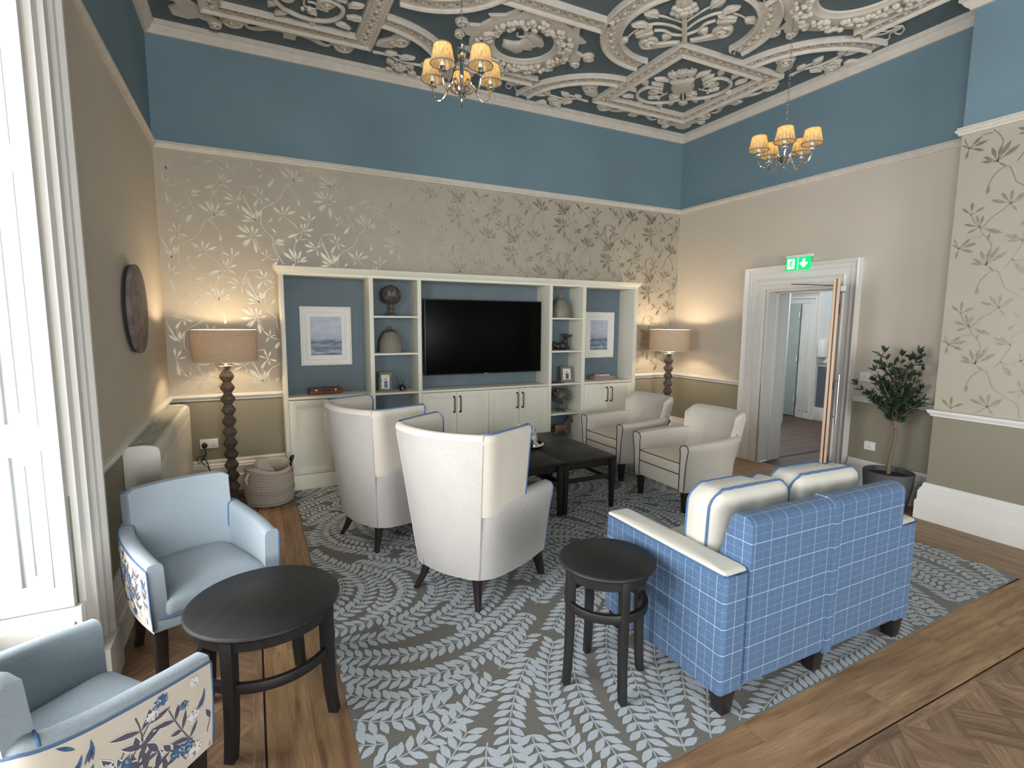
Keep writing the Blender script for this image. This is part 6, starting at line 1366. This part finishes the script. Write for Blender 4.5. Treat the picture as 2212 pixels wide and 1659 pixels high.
for k, (a, b, z) in enumerate(spec):
    e = VR * a + FW * b * 0.9 + Vector((0, 0, z)); e.x = min(e.x, 0.235); s = base + Vector((0, 0, rr_.uniform(0, 0.02))); mid = s.lerp(e, 0.5) + Vector((0, 0, -0.02 if a < -0.2 else 0.0)) - VR * a * 0.22
    P = branch([s, s.lerp(mid, 0.5) + Vector((rr_.uniform(-.01, .01), rr_.uniform(-.01, .01), 0)), mid, e], 0.0075, 0.002)
    n = len(P)
    for i in range(int(n * 0.36), n):
        for q in range(3):
            d = (P[min(i + 1, n - 1)] - P[max(i - 1, 0)]).normalized(); side = Vector((rr_.uniform(-1, 1), rr_.uniform(-1, 1), rr_.uniform(-0.5, 0.8))); side = (side - d * side.dot(d)).normalized(); dr = (d * 0.75 + side * 0.75 + Vector((0, 0, 0.12))).normalized(); lv.append((P[i], dr))
    for q in range(4): lv.append((P[-1], ((P[-1] - P[-2]).normalized() + Vector((rr_.uniform(-.5, .5), rr_.uniform(-.5, .5), rr_.uniform(-.2, .5)))).normalized()))
    for tw in range(6):
        i = rr_.randint(int(n * 0.45), n - 2); d = Vector((rr_.uniform(-1, 1), rr_.uniform(-1, 1), rr_.uniform(0.1, 1))).normalized(); e2 = P[i] + d * rr_.uniform(0.05, 0.10); e2.x = min(e2.x, 0.25); b = MB(); b.tube([P[i], e2], [0.003, 0.0014], 5); b.obj('twig', 'bark', t)
        for q in range(7): lv.append((P[i].lerp(e2, (q + 1) / 7), (d * 0.8 + Vector((rr_.uniform(-1, 1), rr_.uniform(-1, 1), rr_.uniform(-.6, .8))).normalized() * 0.8).normalized()))
meshes = []
for L in (0.056, 0.066, 0.076):
    me = MB(); w = 0.0105; me.add([(0, 0, 0), (L * .3, w, .001), (L * .65, w * .8, .001), (L, 0, -.004), (L * .65, -w * .8, .001), (L * .3, -w, .001), (L * .5, 0, -.002)], [(0, 1, 6), (1, 2, 6), (2, 3, 6), (3, 4, 6), (4, 5, 6), (5, 0, 6)]); o = me.obj('leaf', 'olive', t, ang=180); meshes.append(o.data); bpy.data.objects.remove(o)
rr_.shuffle(lv); rest = MB(); r2 = random.Random(3)
for k, (p, d) in enumerate(lv):
    if p.x > 0.25: continue
    q = d.to_track_quat('X', 'Z') @ __import__('mathutils').Quaternion((1, 0, 0), r2.uniform(-1.2, 1.2))
    if k < 295:
        o = bpy.data.objects.new('leaf', meshes[k % 3]); COL.objects.link(o); o.parent = t; o.location = p; o.rotation_mode = 'QUATERNION'; o.rotation_quaternion = q
    else:
        me = meshes[k % 3]; rest.add([tuple(p + q @ v.co) for v in me.vertices], [tuple(f.vertices) for f in me.polygons])
stuff(rest.obj('leaf_mass', 'olive', t, ang=180))
for (a, b, z) in ((0.02, 0.02, 1.375), (-0.02, 0, 0.87), (0.14, 0.0, 1.33), (0.15, 0.02, 1.30)): m = MB(); m.sphere(tuple(VR * a + FW * b + Vector((0, 0, z))), 0.008, 8, 6, (1, 1, 1.3)); m.obj('olive_fruit', 'diffuser', t)
# ------------------------------------------------------------ exit sign over the door
t = thing('exit_sign', 'lit green emergency exit sign with running figure and down arrow above the doorway', 'sign', (XR - 0.07, 3.665, 2.222), -PI / 2 + 0.0)
box('sign_housing', 'white', -0.14, 0.14, -0.004, 0.05, 0.064, 0.092, t, 0.004); box('wall_mount', 'white', -0.03, 0.03, 0.02, 0.072, 0.05, 0.09, t, 0.003)
box('sign_panel', 'exit_green', -0.134, 0.134, -0.004, 0.010, -0.064, 0.064, t, 0.001)
W_ = lambda name, polys: (lambda m: ([m.prism([(u, v) for u, v in p], -0.0065, -0.0035, 'y') for p in polys], m.obj(name, 'exit_white', t, smooth=False)))(MB())
W_('arrow_symbol', [[(0.052, 0.045), (0.078, 0.045), (0.078, -0.012), (0.052, -0.012)], [(0.020, -0.002), (0.065, -0.046), (0.065, -0.018), (0.034, 0.014)], [(0.110, -0.002), (0.096, 0.014), (0.065, -0.018), (0.065, -0.046)]])
W_('door_symbol', [[(-0.118, -0.05), (-0.038, -0.05), (-0.038, 0.052), (-0.118, 0.052)]])
G_ = MB()
def gp(p): G_.prism(p, -0.0085, -0.006, 'y')
gp([(-0.066 + 0.009 * math.cos(q), 0.038 + 0.009 * math.sin(q)) for q in [i * PI / 5 for i in range(10)]])
for a, b, w in (((-0.070, 0.026), (-0.082, -0.004), 0.008), ((-0.072, 0.024), (-0.054, 0.012), 0.004), ((-0.054, 0.012), (-0.044, 0.018), 0.004), ((-0.074, 0.024), (-0.094, 0.020), 0.004), ((-0.094, 0.020), (-0.102, 0.006), 0.004), ((-0.082, -0.004), (-0.064, -0.016), 0.0055), ((-0.064, -0.016), (-0.066, -0.040), 0.005), ((-0.082, -0.004), (-0.094, -0.024), 0.0055), ((-0.094, -0.024), (-0.114, -0.030), 0.005)):
    d = Vector((b[0] - a[0], b[1] - a[1])).normalized(); nx, ny = -d.y * w, d.x * w; gp([(a[0] + nx, a[1] + ny), (b[0] + nx, b[1] + ny), (b[0] - nx, b[1] - ny), (a[0] - nx, a[1] - ny)])
G_.obj('running_figure', 'exit_green', t, smooth=False)
box('panel_divider', 'exit_white', -0.003, 0.003, -0.0058, -0.0035, -0.06, 0.06, t, 0)
